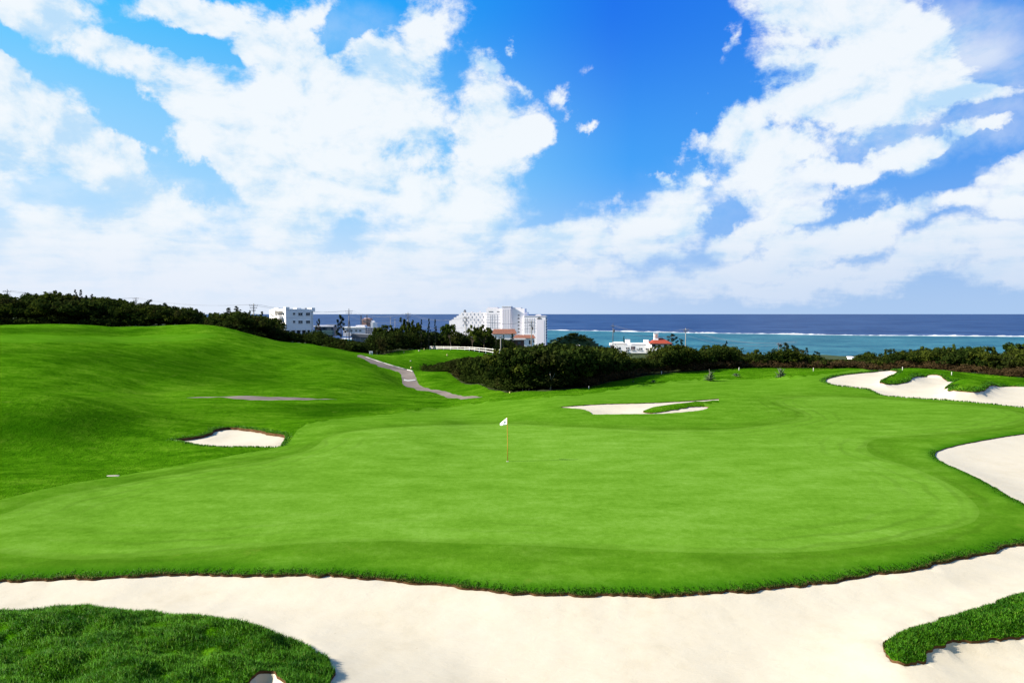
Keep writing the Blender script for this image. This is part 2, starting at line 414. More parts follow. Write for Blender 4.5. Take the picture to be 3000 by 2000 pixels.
GA = np.linspace(-1.08, 1.08, 420); GB = np.linspace(math.log(7.9), math.log(1300), 560)
_b, _a = np.meshgrid(GB, GA, indexing='ij')
TG = T0x((_a * np.exp(_b)).ravel(), (np.exp(_b) - 6).ravel()).reshape(_a.shape)
def T0(x, y):
    x = np.asarray(x, float).ravel(); y = np.maximum(np.asarray(y, float).ravel(), 2.0)
    fa = np.clip((x / (y + 6) - GA[0]) / (GA[1] - GA[0]), 0, len(GA) - 1.001); fb_ = np.clip((np.log(y + 6) - GB[0]) / (GB[1] - GB[0]), 0, len(GB) - 1.001)
    ia = fa.astype(int); ib = fb_.astype(int); ta = fa - ia; tb = fb_ - ib
    return (TG[ib, ia] * (1 - ta) + TG[ib, ia + 1] * ta) * (1 - tb) + (TG[ib + 1, ia] * (1 - ta) + TG[ib + 1, ia + 1] * ta) * tb

DS = np.exp(np.linspace(math.log(4.5), math.log(420), 420))
def ground_at(us, vs, fn=T0):
    """photo points -> points on the ground, first hit"""
    us = np.asarray(us, float); vs = np.asarray(vs, float)
    a, b = ray(us, vs)
    out = np.empty((len(us), 3))
    X = a[:, None] * DS[None]; Z = HC + b[:, None] * DS[None]
    Tz = fn(X.ravel(), np.repeat(DS[None], len(us), 0).ravel()).reshape(X.shape)
    below = Z <= Tz
    k = np.where(below.any(1), below.argmax(1), len(DS) - 1); k = np.maximum(k, 1)
    lo, hi = DS[k - 1].copy(), DS[k].copy()
    for _ in range(16):
        mid = (lo + hi) / 2
        bl = HC + b * mid <= fn(a * mid, mid)
        hi = np.where(bl, mid, hi); lo = np.where(bl, lo, mid)
    d = (lo + hi) / 2
    out[:, 0] = a * d; out[:, 1] = d; out[:, 2] = fn(a * d, d)
    return out

def smooth_loop(pp, step=7.0, closed=True):
    pp = np.array(pp, float); m = len(pp); out = []
    rngk = range(m) if closed else range(m - 1)
    for i in rngk:
        p0, p1, p2, p3 = (pp[(i + k) % m] if closed else pp[min(max(i + k, 0), m - 1)] for k in (-1, 0, 1, 2))
        L = np.linalg.norm(p2 - p1); q = max(1, int(L / step))
        # centripetal-like damping: limit the tangents to the segment length
        t1 = (p2 - p0) / 2; t2 = (p3 - p1) / 2
        for t in (t1, t2):
            l = np.linalg.norm(t)
            if l > L: t *= L / l
        for j in range(q):
            s = j / q; s2, s3 = s * s, s * s * s
            out.append((2*s3 - 3*s2 + 1) * p1 + (s3 - 2*s2 + s) * t1 + (-2*s3 + 3*s2) * p2 + (s3 - s2) * t2)
    if not closed: out.append(pp[-1])
    return np.array(out)

OUT = {}
OUT['bunker_front'] = [(-420,1706),(-200,1702),(0,1696),(173,1689),(290,1685),(407,1680),(556,1676),(701,1680),(889,1679),(1026,1682),(1134,1691),(1255,1702),(1391,1717),(1498,1729),(1611,1734),(1742,1737),(1882,1734),(2000,1734),(2145,1726),(2374,1705),(2544,1677),(2663,1662),(2808,1633),(2935,1601),(3000,1586),(3200,1560),(3420,1560),(3600,1620),(3560,1690),
 (3300,1690),(3000,1739),(2948,1748),(2906,1769),(2812,1794),(2765,1809),(2697,1828),(2646,1845),(2612,1866),(2600,1880),(2602,1896),(2612,1921),(2638,1933),(2680,1927),(2718,1919),(2731,1905),(2761,1900),(2820,1892),(2884,1889),(2935,1877),(3000,1866),(3300,1830),(3700,1860),(3750,2100),
 (3000,2190),(2300,2210),(1600,2210),(1100,2190),(760,2150),(690,2130),(690,2075),(715,2045),(760,2024),(805,2026),(832,2050),(852,2090),(930,2085),(980,2060),(979,2000),(976,1960),(972,1938),(935,1914),(889,1884),(795,1856),(678,1822),(561,1801),(468,1790),(355,1786),(224,1784),(140,1784),(0,1783),(-200,1784),(-460,1790),(-520,1740)]
OUT['bunker_right'] = [(3000,1268),(2848,1292),(2768,1310),(2740,1324),(2744,1339),(2781,1360),(2862,1396),(2929,1432),(3000,1472),(3200,1540),(3420,1520),(3560,1400),(3500,1290),(3250,1245)]
OUT['bunker_middle'] = [(1642,1189),(1765,1181),(1898,1178),(2020,1172),(2106,1166),(2108,1171),(2040,1177),(1969,1185),(1905,1195),(1884,1203),(1915,1207),(1969,1200),(2030,1191),(2066,1188),(2077,1191),(2060,1198),(2020,1203),(1944,1209),(1888,1210),(1765,1211),(1735,1210),(1728,1203),(1704,1196),(1668,1193)]
OUT['bunker_back'] = [(2417,1116),(2424,1107),(2473,1095),(2567,1086),(2603,1086),(2616,1090),(2629,1097),(2598,1111),(2576,1122),(2594,1126),(2634,1121),(2665,1114),(2683,1105),(2714,1100),(2754,1103),(2781,1112),(2830,1115),(2800,1124),(2768,1138),(2797,1138),(2777,1153),(2830,1157),(2866,1156),(2911,1135),(2951,1124),(3000,1125),(3150,1130),(3230,1160),(3180,1205),(3000,1192),(2920,1183),(2804,1172),(2670,1163),(2585,1155),(2562,1145),(2549,1139),(2504,1133),(2451,1127)]
OUT['bunker_left'] = [(512,1284),(587,1273),(616,1264),(638,1251),(680,1247),(744,1255),(791,1266),(833,1272),(828,1290),(818,1304),(760,1305),(697,1305),(616,1303),(574,1298),(536,1290)]
OUT['green'] = [(-330,1565),(-200,1535),(0,1506),(106,1468),(213,1442),(319,1425),(425,1404),(595,1376),(765,1351),(893,1321),(931,1302),(950,1284),(1000,1268),(1102,1254),(1255,1246),(1408,1241),(1510,1241),(1663,1249),(1816,1255),(1969,1259),(2122,1257),(2200,1250),(2312,1235),(2357,1221),(2353,1208),(2321,1196),(2281,1182),(2270,1173),(2300,1166),(2402,1160),(2520,1164),(2670,1173),(2800,1183),(2893,1192),(2982,1207),(3020,1225),(2960,1246),(2848,1262),(2700,1274),(2590,1282),(2553,1290),(2538,1308),(2553,1330),(2625,1354),(2714,1385),(2804,1430),(2852,1469),(2870,1500),(2848,1530),(2714,1567),(2580,1592),(2402,1613),(2223,1619),(2000,1617),(1780,1608),(1555,1597),(1344,1590),(1134,1584),(900,1591),(701,1606),(468,1627),(234,1638),(117,1633),(0,1619),(-200,1602),(-320,1590)]
OUT['fairway'] = [(-460,1590),(-300,1530),(0,1463),(106,1437),(213,1415),(319,1398),(425,1380),(595,1350),(700,1330),(800,1312),(850,1290),(870,1262),(900,1243),(1000,1226),(1120,1214),(1204,1206),(1300,1194),(1400,1182),(1480,1172),(1600,1166),(1720,1155),(1850,1135),(2000,1117),(2200,1111),(2330,1108),(2470,1089),(2600,1083),(2640,1092),(2740,1160),(3260,1215),(3600,1240),(3640,1560),(3650,1650),(2500,1760),(1700,1775),(1000,1735),(0,1735),(-480,1735)]
OUT['plateau'] = [(-400,999),(0,1002),(200,1003),(400,1001),(520,996),(600,988),(640,981),(600,977),(450,980),(200,982),(0,984),(-400,984)]
OUT['path'] = [(1046,1043),(1072,1054),(1108,1072),(1146,1083),(1166,1090),(1175,1099),(1177,1113),(1183,1123),(1200,1133),(1245,1143),(1286,1149),(1327,1162),(1352,1170),(1406,1170),(1414,1163),(1408,1161),(1357,1154),(1306,1145),(1255,1137),(1226,1122),(1218,1108),(1212,1093),(1203,1084),(1153,1071),(1102,1055),(1071,1045),(1058,1040)]
OUT['side_path'] = [(545,1175),(650,1173.5),(760,1172),(880,1169),(988,1167.5),(900,1172.5),(780,1177.5),(660,1177)]

def ud(u, d): return ((u - CU) / FPX * d, d)
EDGE_U = [-2200,-600,0,300,590,700,780,940,1044,1088,1150,1250,1480,1522,1600,1720,1800,1900,2000,2200,2500,2750,3000,3400,4200]
EDGE_D = [170,160,158,158,158,152,188,184,172,190,215,250,232,71.5,69.5,72.5,80.5,88.5,93.5,98.5,95,87,77,70,60]
WOOD_FAR = [ud(u, d) for u, d in zip(EDGE_U, EDGE_D)] + [ud(4200, 1200), ud(-2200, 1200)]
RAVINE = [ud(u, d) for u, d in [(1236,148),(1271,128),(1315,119),(1404,93),(1493,73.5),(1535,70.9),(1545,150),(1520,240),(1478,222),(1440,188),(1350,182),(1280,168)]]

def inside(poly, x, y):
    X_ = np.asarray(x, float); Y_ = np.asarray(y, float); pa = np.asarray(poly)[:, :2]
    lo, hi = pa.min(0), pa.max(0); sel = np.where((X_ >= lo[0]) & (X_ <= hi[0]) & (Y_ >= lo[1]) & (Y_ <= hi[1]))[0]
    res_ = np.zeros(len(X_), bool)
    if not len(sel): return res_
    x, y = X_[sel], Y_[sel]
    c = np.zeros(len(x), bool); m = len(poly)
    for i in range(m):
        x1, y1 = poly[i][0], poly[i][1]; x2, y2 = poly[(i + 1) % m][0], poly[(i + 1) % m][1]
        if y1 == y2: continue
        t = (y1 > y) != (y2 > y)
        i_ = np.where(t)[0]
        c[i_] ^= x[i_] < (x2 - x1) * (y[i_] - y1) / (y2 - y1) + x1
    res_[sel] = c
    return res_

def dist_loop(poly, x, y, closed=True, maxd=None):
    poly = np.asarray(poly)[:, :2]; A_ = poly; B_ = np.roll(poly, -1, 0)
    if not closed: A_, B_ = A_[:-1], B_[:-1]
    x = np.asarray(x, float); y = np.asarray(y, float); out = np.full(len(x), 1e9)
    sel = np.arange(len(x))
    if maxd is not None:
        lo = poly.min(0) - maxd; hi = poly.max(0) + maxd
        sel = np.where((x > lo[0]) & (x < hi[0]) & (y > lo[1]) & (y < hi[1]))[0]
    AB = B_ - A_; L2 = np.maximum((AB ** 2).sum(1), 1e-12)
    for i in range(0, len(sel), 8000):
        s = sel[i:i + 8000]
        px = x[s][:, None] - A_[None, :, 0]; py = y[s][:, None] - A_[None, :, 1]
        t = np.clip((px * AB[:, 0] + py * AB[:, 1]) / L2, 0, 1)
        out[s] = np.sqrt(((px - t * AB[:, 0]) ** 2 + (py - t * AB[:, 1]) ** 2).min(1))
    return out

LOOP = {}
for k, pp in OUT.items():
    step = {'bunker_front': 6, 'bunker_right': 6, 'green': 9, 'fairway': 12}.get(k, 4)
    lp = smooth_loop(pp, step)
    g = ground_at(lp[:, 0], lp[:, 1])[:, :2]
    if k.startswith('bunker'):
        # ragged turf edge
        nrm = np.roll(g, -1, 0) - np.roll(g, 1, 0); nrm = np.stack([nrm[:, 1], -nrm[:, 0]], 1) / np.maximum(np.linalg.norm(nrm, axis=1), 1e-6)[:, None]
        amp = {'bunker_front': 0.085, 'bunker_right': 0.04, 'bunker_left': 0.07}.get(k, 0.06)
        g = g + nrm * (fbm(g[:, 0] * 3.1, g[:, 1] * 3.1, 3, 5) * amp * 2)[:, None]
    if k in ('path', 'side_path'): g = g + np.c_[fbm(g[:, 0] * 2, g[:, 1] * 0.7, 3, 15), fbm(g[:, 0] * 2 + 9, g[:, 1] * 0.7, 3, 16)] * (0.12 if k == 'path' else 0.04)
    LOOP[k] = g
BUNK = ['bunker_front', 'bunker_right', 'bunker_middle', 'bunker_back', 'bunker_left']
LIP = {'bunker_front': 0.10, 'bunker_right': 0.08, 'bunker_middle': 0.10, 'bunker_back': 0.14, 'bunker_left': 0.18}
DEPTH = {'bunker_front': 0.26, 'bunker_right': 0.3, 'bunker_middle': 0.25, 'bunker_back': 0.3, 'bunker_left': 0.18}

# humps of grass that stand up out of the sand (photo outlines on the ground)
HUMP = []
def hump(pp, h, w, lump=0.0):
    g = ground_at(*np.array(pp, float).T)[:, :2]
    HUMP.append((g, h, w, lump))
hump([(-700,1770),(0,1778),(355,1780),(678,1815),(889,1878),(990,1930),(1000,2100),(880,2100),(760,2190),(300,2400),(-600,2400)], 0.33, 0.65, 0.34)
hump([(3700,1660),(3000,1730),(2600,1860),(2590,1900),(2630,1945),(3000,1880),(3700,1880)], 0.30, 0.40, 0.12)
hump([(2560,1124),(2640,1085),(2700,1086),(2830,1100),(2840,1118),(2781,1112),(2714,1100),(2665,1114),(2594,1130)], 0.35, 0.6)
hump([(2755,1140),(2830,1108),(3000,1104),(3060,1112),(2951,1124),(2866,1160),(2770,1158)], 0.55, 0.8)
hump([(2035,1176),(1969,1183),(1905,1192),(1880,1203),(1915,1208),(1969,1201),(2068,1187),(2120,1172)], 0.16, 0.4)

def Zg(x, y):
    """height of the turf"""
    x = np.asarray(x, float).ravel(); y = np.asarray(y, float).ravel()
    z = T0(x, y)
    for g, h, w, lump in HUMP:
        inn = inside(g, x, y)
        if inn.any():
            d = np.zeros(len(x)); i = np.where(inn)[0]
            d[i] = dist_loop(g, x[i], y[i])
            z[i] += h * (1 - np.exp(-d[i] / w))
            if lump: z[i] += lump * fbm(x[i] * 1.1, y[i] * 1.7, 3, 3) * np.clip(d[i] / 0.5, 0, 1)
    for k in BUNK:
        d = dist_loop(LOOP[k], x, y, maxd=1.5)
        i = d < 1.5
        z[i] -= LIP[k] * 0.5 * np.exp(-d[i] / 0.22)
    far = np.clip((y - 30) / 30, 0, 1)
    roughm = 1 - inside(LOOP['fairway'], x, y)
    z += roughm * far * 0.30 * fbm(x * 0.28, y * 0.28, 3, 11) + roughm * np.clip((y - 45) / 20, 0, 1) * 0.7 * fbm(x * 0.07, y * 0.07, 2, 14) + 0.05 * far * fbm(x * 0.1, y * 0.1, 2, 4)
    z += roughm * np.clip((y - 150) / 60, 0, 1) * 1.0 * fbm(x * 0.05, y * 0.05, 3, 21)
    return z

# ------------------------------------------------------------------ triangulate the ground with every outline as an edge
aj = np.arange(-1.06, 1.0601, 0.0105); rows = []
yk = 2.0
while yk < 760: rows.append(yk); yk += (yk + 6) * 0.017
rows = np.array(rows)
GX = (aj[None] * (rows[:, None] + 6)) + (rng.random((len(rows), len(aj))) - 0.5) * 0.004 * (rows[:, None] + 6)
GY = np.repeat(rows[:, None], len(aj), 1) + (rng.random(GX.shape) - 0.5) * 0.006 * (rows[:, None] + 6)
gx, gy = GX.ravel(), GY.ravel()
keep = np.ones(len(gx), bool)
loops = [LOOP[k] for k in OUT] + [np.array(RAVINE)] + [np.array(WOOD_FAR)]
def densify(p, s):
    o = []
    for i in range(len(p)):
        a, b = p[i], p[(i + 1) % len(p)]; q = max(1, int(np.linalg.norm(b - a) / s))
        for j in range(q): o.append(a + (b - a) * j / q)
    return np.array(o)
loops[-2] = densify(loops[-2], 1.5)
for lp in loops[:-1]:
    d = dist_loop(lp, gx, gy, maxd=0.5)
    keep &= d > 0.0035 * (gy + 6)
gx, gy = gx[keep], gy[keep]
V2 = [Vector((a, b)) for a, b in zip(gx, gy)]; E2 = []
for lp in loops[:-1]:
    b0 = len(V2); V2 += [Vector((float(a), float(b))) for a, b in lp]
    E2 += [(b0 + i, b0 + (i + 1) % len(lp)) for i in range(len(lp))]
el = np.array(WOOD_FAR[1:-3]); b0 = len(V2)
V2 += [Vector((float(a), float(b))) for a, b in el]; E2 += [(b0 + i, b0 + i + 1) for i in range(len(el) - 1)]
res = delaunay_2d_cdt(V2, E2, [], 0, 1e-5)
XY = np.array([(v.x, v.y) for v in res[0]]); TR = np.array([f for f in res[2] if len(f) == 3], np.int64)
cx = XY[TR].mean(1)
ar = np.cross(XY[TR[:, 1]] - XY[TR[:, 0]], XY[TR[:, 2]] - XY[TR[:, 0]]); TR[ar < 0] = TR[ar < 0][:, ::-1]
reg = np.zeros(len(TR), int)          # 0 rough 1 fairway 2 green 3 path 4 side path 5 wood floor 10.. bunkers
reg[inside(LOOP['fairway'], *cx.T)] = 1
reg[inside(LOOP['green'], *cx.T)] = 2
for g_, *_r in HUMP: reg[inside(g_, *cx.T)] = 0
for i in range(len(TR)): pass
reg[inside(WOOD_FAR, *cx.T)] = 5; reg[inside(RAVINE, *cx.T)] = 5
reg[inside(LOOP['plateau'], *cx.T)] = 6; reg[inside(LOOP['path'], *cx.T)] = 3; reg[inside(LOOP['side_path'], *cx.T)] = 4
for i, k in enumerate(BUNK): reg[inside(LOOP[k], *cx.T)] = 10 + i
Zt = Zg(XY[:, 0], XY[:, 1])
V3 = np.c_[XY, Zt]
grass_f = reg < 10
fn = np.cross(V3[TR[:, 1]] - V3[TR[:, 0]], V3[TR[:, 2]] - V3[TR[:, 0]])
VN = np.zeros_like(V3)
for c in range(3): np.add.at(VN, TR[grass_f][:, c], fn[grass_f])
VN /= np.maximum(np.linalg.norm(VN, axis=1), 1e-9)[:, None]
VN[VN[:, 2] == 0] = (0, 0, 1)
edge_d = dist_loop(LOOP['green'], XY[:, 0], XY[:, 1], maxd=3.0)
EDGE = np.clip(1 - edge_d / 0.28, 0, 1)
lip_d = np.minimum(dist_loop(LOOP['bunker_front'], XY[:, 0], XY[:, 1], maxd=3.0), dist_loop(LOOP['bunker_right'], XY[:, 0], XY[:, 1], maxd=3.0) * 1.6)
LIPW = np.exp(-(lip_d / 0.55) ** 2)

MOW = np.minimum(dist_loop(LOOP['green'], XY[:, 0], XY[:, 1], maxd=6.0), 6.0)
HILLSHADE = np.zeros(len(XY))
for pp, soft, wt in [   # shade of the hollows and banks, painted into the turf colour
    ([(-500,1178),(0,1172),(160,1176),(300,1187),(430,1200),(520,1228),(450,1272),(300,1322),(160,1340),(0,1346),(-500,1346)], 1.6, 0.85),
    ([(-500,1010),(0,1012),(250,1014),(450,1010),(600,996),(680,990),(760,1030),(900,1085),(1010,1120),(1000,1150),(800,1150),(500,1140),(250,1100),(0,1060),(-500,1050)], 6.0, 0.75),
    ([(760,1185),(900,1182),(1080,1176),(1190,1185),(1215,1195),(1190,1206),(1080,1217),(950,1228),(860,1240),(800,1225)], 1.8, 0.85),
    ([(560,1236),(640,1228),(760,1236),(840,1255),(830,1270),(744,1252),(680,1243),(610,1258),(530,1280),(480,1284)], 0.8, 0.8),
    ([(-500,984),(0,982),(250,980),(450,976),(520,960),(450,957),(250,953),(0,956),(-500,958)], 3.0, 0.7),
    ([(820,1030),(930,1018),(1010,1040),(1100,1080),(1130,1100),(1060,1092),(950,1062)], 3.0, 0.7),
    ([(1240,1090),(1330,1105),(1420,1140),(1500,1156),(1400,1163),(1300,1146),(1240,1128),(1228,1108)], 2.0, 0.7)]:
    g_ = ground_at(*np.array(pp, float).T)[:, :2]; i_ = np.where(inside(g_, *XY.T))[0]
    HILLSHADE[i_] = np.maximum(HILLSHADE[i_], wt * (1 - np.exp(-(dist_loop(g_, XY[i_, 0], XY[i_, 1]) / soft) ** 1.5)))

def region(name, ids, mat, label, cat, z=None, normals=True):
    f = TR[np.isin(reg, ids)]
    used, inv = np.unique(f, return_inverse=True)
    V = V3[used].copy()
    if z is not None: V[:, 2] = z[used]
    me = np_mesh(name, V, inv.reshape(-1, 3), True, {'edge': EDGE[used], 'lip': LIPW[used], 'mow': MOW[used], 'deep': HILLSHADE[used]})
    if normals: me.normals_split_custom_set_from_vertices([tuple(q) for q in VN[used]])
    o = link_mesh(name, me, mat)
    return tag(o, label, cat, kind='structure')

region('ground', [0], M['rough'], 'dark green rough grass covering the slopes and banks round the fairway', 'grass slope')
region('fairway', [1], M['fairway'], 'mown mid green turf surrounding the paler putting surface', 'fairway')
region('plateau_turf', [6], M['tee'], 'lighter mown turf terrace along the top of the grassy hill', 'turf')
region('putting_green', [2], M['green'], 'large smooth pale green putting surface round the flag', 'putting green')
region('cart_path', [3], M['path'], 'winding grey asphalt path running up to the fenced knoll', 'path')
region('side_path', [4], M['path'], 'thin sliver of grey path crossing the foot of the grassy hill', 'path')
region('woodland_floor', [5], M['floor'], 'dark brush covered land falling away to the shore', 'land')
BL = {'bunker_front': 'wide pale sand bunker curving along the near edge of the green',
      'bunker_right': 'pale sand bunker with a rounded tip biting into the side of the fairway',
      'bunker_middle': 'flat two-fingered sand bunker beyond the flag',
      'bunker_back': 'large scalloped sand bunker with grass noses below the coastal trees',
      'bunker_left': 'small sand bunker with a dark earth lip cut into the hill foot'}
ZS = None
lipmb = {}
for bi, k in enumerate(BUNK):
    f = TR[reg == 10 + bi]
    used, inv = np.unique(f, return_inverse=True)
    x, y = XY[used].T
    d = dist_loop(LOOP[k], x, y)
    # boundary verts: those also used by other regions
    other = np.unique(TR[reg != 10 + bi])
    isb = np.isin(used, other); d[isb] = 0
    base = T0(x, y); base[isb] = Zt[used][isb]
    z = base - LIP[k] * (0.55 if k != 'bunker_left' else 0.9) - DEPTH[k] * (1 - np.exp(-d / 1.3)) + 0.022 * fbm(x * 1.3, y * 1.3, 3, 8) * np.clip(d / 0.6, 0, 1)
    me = np_mesh('sand_bunker', np.c_[x, y, z], inv.reshape(-1, 3), True)
    o = link_mesh('sand_bunker', me, M['sand']); tag(o, BL[k], 'sand bunker', kind='structure')
    zmap = dict(zip(used.tolist(), z.tolist()))
    # earth lip between turf and sand
    es = {}
    for t in f:
        for a, b in ((t[0], t[1]), (t[1], t[2]), (t[2], t[0])):
            key = (min(a, b), max(a, b)); es.setdefault(key, []).append((a, b))
    bm = MB()
    vid = {}
    def gv(i, low):
        if (i, low) not in vid:
            vid[(i, low)] = len(bm.v)
            bm.v.append((XY[i, 0], XY[i, 1], (zmap[i] - 0.03) if low else Zt[i] + 0.004))
        return vid[(i, low)]
    for key, lst in es.items():
        if len(lst) == 1:
            a, b = (int(q) for q in lst[0])
            bm.f.append((gv(a, 0), gv(b, 0), gv(b, 1), gv(a, 1)))
    lo = bm.build('bunker_lip', M['soil'], o, True)
    if k == 'bunker_front': ZFRONT = zmap
# ------------------------------------------------------------------ grass blades (real geometry)
def blades(name, X, Y, Z, L, Wd, mat, label, cat, lean=0.45, upn=0.85):
    n = len(X)
    an = rng.random(n) * 2 * PI; le = lean * (0.3 + rng.random(n)); ld = rng.random(n) * 2 * PI
    h = L * (0.55 + 0.7 * rng.random(n)); w = Wd * (0.7 + 0.6 * rng.random(n))
    base = np.c_[X, Y, Z - 0.01]
    sx = np.c_[np.cos(an), np.sin(an), np.zeros(n)] * (w / 2)[:, None]
    lv = np.c_[np.cos(ld), np.sin(ld), np.zeros(n)] * (h * le)[:, None]
    up = np.c_[np.zeros(n), np.zeros(n), h]
    mid = base + up * 0.55 + lv * 0.3; tip = base + up * (1 - 0.25 * le)[:, None] + lv
    V = np.stack([base - sx, base + sx, mid + sx * 0.8, mid - sx * 0.8, tip], 1).reshape(-1, 3)
    i = np.arange(n)[:, None] * 5
    F3 = np.concatenate([i + np.array([[0, 1, 2]]), i + np.array([[0, 2, 3]]), i + np.array([[3, 2, 4]])], 0)
    me = np_mesh(name, V, F3, True)
    rn = rng.normal(size=(n, 3)) * (1 - upn) * 1.2 + np.array([0, 0, 1.0]); rn /= np.linalg.norm(rn, axis=1)[:, None]
    me.normals_split_custom_set_from_vertices([tuple(q) for q in np.repeat(rn, 5, 0)])
    return tag(link_mesh(name, me, mat), label, cat, kind='stuff')

def sample_box(x0, x1, y0, y1, dens):
    n = int((x1 - x0) * (y1 - y0) * dens)
    return x0 + (x1 - x0) * rng.random(n), y0 + (y1 - y0) * rng.random(n)

sandmask = lambda x, y: np.any([inside(LOOP[k], x, y) for k in BUNK], 0)
def on_turf(x, y):
    k = ~sandmask(x, y); return x[k], y[k]
# near grass nose
x, y = sample_box(-12.5, -2.5, 10.2, 16.6, 3200); k = inside(HUMP[0][0], x, y); x, y = on_turf(x[k], y[k])
blades('long_grass', x, y, Zg(x, y), 0.105, 0.010, M['blade'], 'long tufted grass covering the mound beside the near bunker', 'grass', 0.6, 0.85)
x, y = sample_box(6.0, 19.0, 11.5, 18.5, 2600); k = inside(HUMP[1][0], x, y); x, y = on_turf(x[k], y[k])
blades('long_grass', x, y, Zg(x, y), 0.075, 0.011, M['blade'], 'shaggy grass on the finger shaped island inside the near bunker', 'grass', 0.55, 0.82)
# rim of the near bunkers
def rim(key, ymax, w, dens, L, wd, mat, label):
    g = LOOP[key]; seg = np.roll(g, -1, 0) - g; ln = np.linalg.norm(seg, axis=1)
    ok = (g[:, 1] < ymax) & (np.abs(g[:, 0] / g[:, 1]) < 0.95)
    pr = ln * ok; n = int(pr.sum() * w * dens * 2)
    i = rng.choice(len(g), n, p=pr / pr.sum()); t = rng.random(n)
    p = g[i] + seg[i] * t[:, None]
    nr = np.c_[seg[i][:, 1], -seg[i][:, 0]] / np.maximum(ln[i], 1e-6)[:, None]
    r = np.abs(rng.normal(0, 0.55, n)) * w * np.where(rng.random(n) < 0.5, 1, -1)
    p = p + nr * r[:, None]
    x, y = on_turf(p[:, 0], p[:, 1])
    h1 = ~(inside(HUMP[0][0], x, y) | inside(HUMP[1][0], x, y)); x, y = x[h1], y[h1]
    L = L * (0.55 + 1.1 * np.clip(0.5 + fbm(x * 1.7, y * 1.7, 3, 77), 0, 1))
    return blades('rim_grass', x, y, Zg(x, y), L, wd, mat, label, 'grass', 0.5)
rim('bunker_front', 24, 0.28, 3600, 0.038, 0.010, M['rimblade'], 'tufted turf fringe hanging over the lip of the near bunker')
rim('bunker_front', 24, 0.045, 5200, 0.05, 0.012, M['dryblade'], 'thin line of dry straw coloured grass along the near bunker lip')
rim('bunker_right', 34, 0.25, 900, 0.04, 0.016, M['rimblade'], 'turf fringe round the rounded tip of the side bunker')
rim('bunker_left', 45, 0.3, 500, 0.07, 0.03, M['tuft'], 'rough grass fringe over the dark lip of the small hillside bunker')
rim('bunker_back', 95, 0.4, 160, 0.10, 0.05, M['tuft'], 'grass fringe round the scalloped coastal bunker')
# ------------------------------------------------------------------ sea
SEA = HC - 35.0
RU = [-2600, 900, 1240, 1400, 1590, 1750, 1900, 2000, 2150, 2300, 2400, 2600, 2800, 3000, 3300, 4600]
RV = [992, 992, 990, 972, 966, 968.5, 972, 974, 976.5, 978, 979.5, 982, 983.5, 985, 987, 992]
us = np.linspace(-2600, 4600, 1200); vs = np.interp(us, RU, RV) + fbm(us * 0.006, us * 0, 3, 2) * 0.9
reef_d = 35.0 * FPX / (vs - 919); reef_x = (us - CU) / FPX * reef_d
def strip(name, d_rows, mat, zz=SEA):
    V = []; F_ = []
    m = len(us)
    for dr in d_rows:
        V += [((us[i] - CU) / FPX * dr[i], dr[i], zz) for i in range(m)]
    for r in range(len(d_rows) - 1):
        F_ += [(r*m + i, r*m + i + 1, (r+1)*m + i + 1, (r+1)*m + i) for i in range(m - 1)]
    return link_mesh(name, np_mesh(name, V, F_, True), mat)
M['lagoon'] = water_mat('lagoon_water', (0.006, 0.060, 0.102), (0.034, 0.132, 0.166), 0.020, 0.9)
M['sea'] = water_mat('open_sea', (0.006, 0.025, 0.086), (0.026, 0.062, 0.150), 0.006, 0.8)
M['foam'] = simple_mat('breaking_foam', (0.45, 0.46, 0.48), 0.9, 0.15, 0.03, 0.1, pos=True)
tag(strip('lagoon_water', [np.full(1200, 330.0), np.full(1200, 700.0), reef_d], M['lagoon']), 'turquoise lagoon water inside the reef', 'water', kind='structure')
tag(strip('sea', [reef_d, np.full(1200, 1900.0), np.full(1200, 5000.0), np.full(1200, 14000.0), np.full(1200, 60000.0)], M['sea']), 'deep blue open sea stretching to the horizon', 'sea', kind='structure')
amp = np.clip(0.50 + 0.9 * fbm(us * 0.012, us * 0, 3, 9) + 0.9 * fbm(us * 0.07, us * 0, 2, 19), 0.22, 1.2)
prof = [(-22, 0.0), (-12, 0.45), (-3, 0.8), (5, 1.0), (10, 0.5), (16, 0.0)]
V = []; F_ = []; m = len(us)
for dd, hh in prof:
    for i in range(m):
        q = max(amp[i], 0.35)
        V.append(((us[i] - CU) / FPX * (reef_d[i] + dd * q), reef_d[i] + dd * q - 10, SEA - 0.25 + hh * (0.25 + 1.45 * amp[i]) * (0.8 + 0.4 * rng.random())))
for r in range(len(prof) - 1):
    F_ += [(r*m + i, r*m + i + 1, (r+1)*m + i + 1, (r+1)*m + i) for i in range(m - 1)]
tag(link_mesh('breaking_surf', np_mesh('breaking_surf', V, F_, True), M['foam']), 'long white line of surf breaking on the reef', 'surf', kind='stuff')

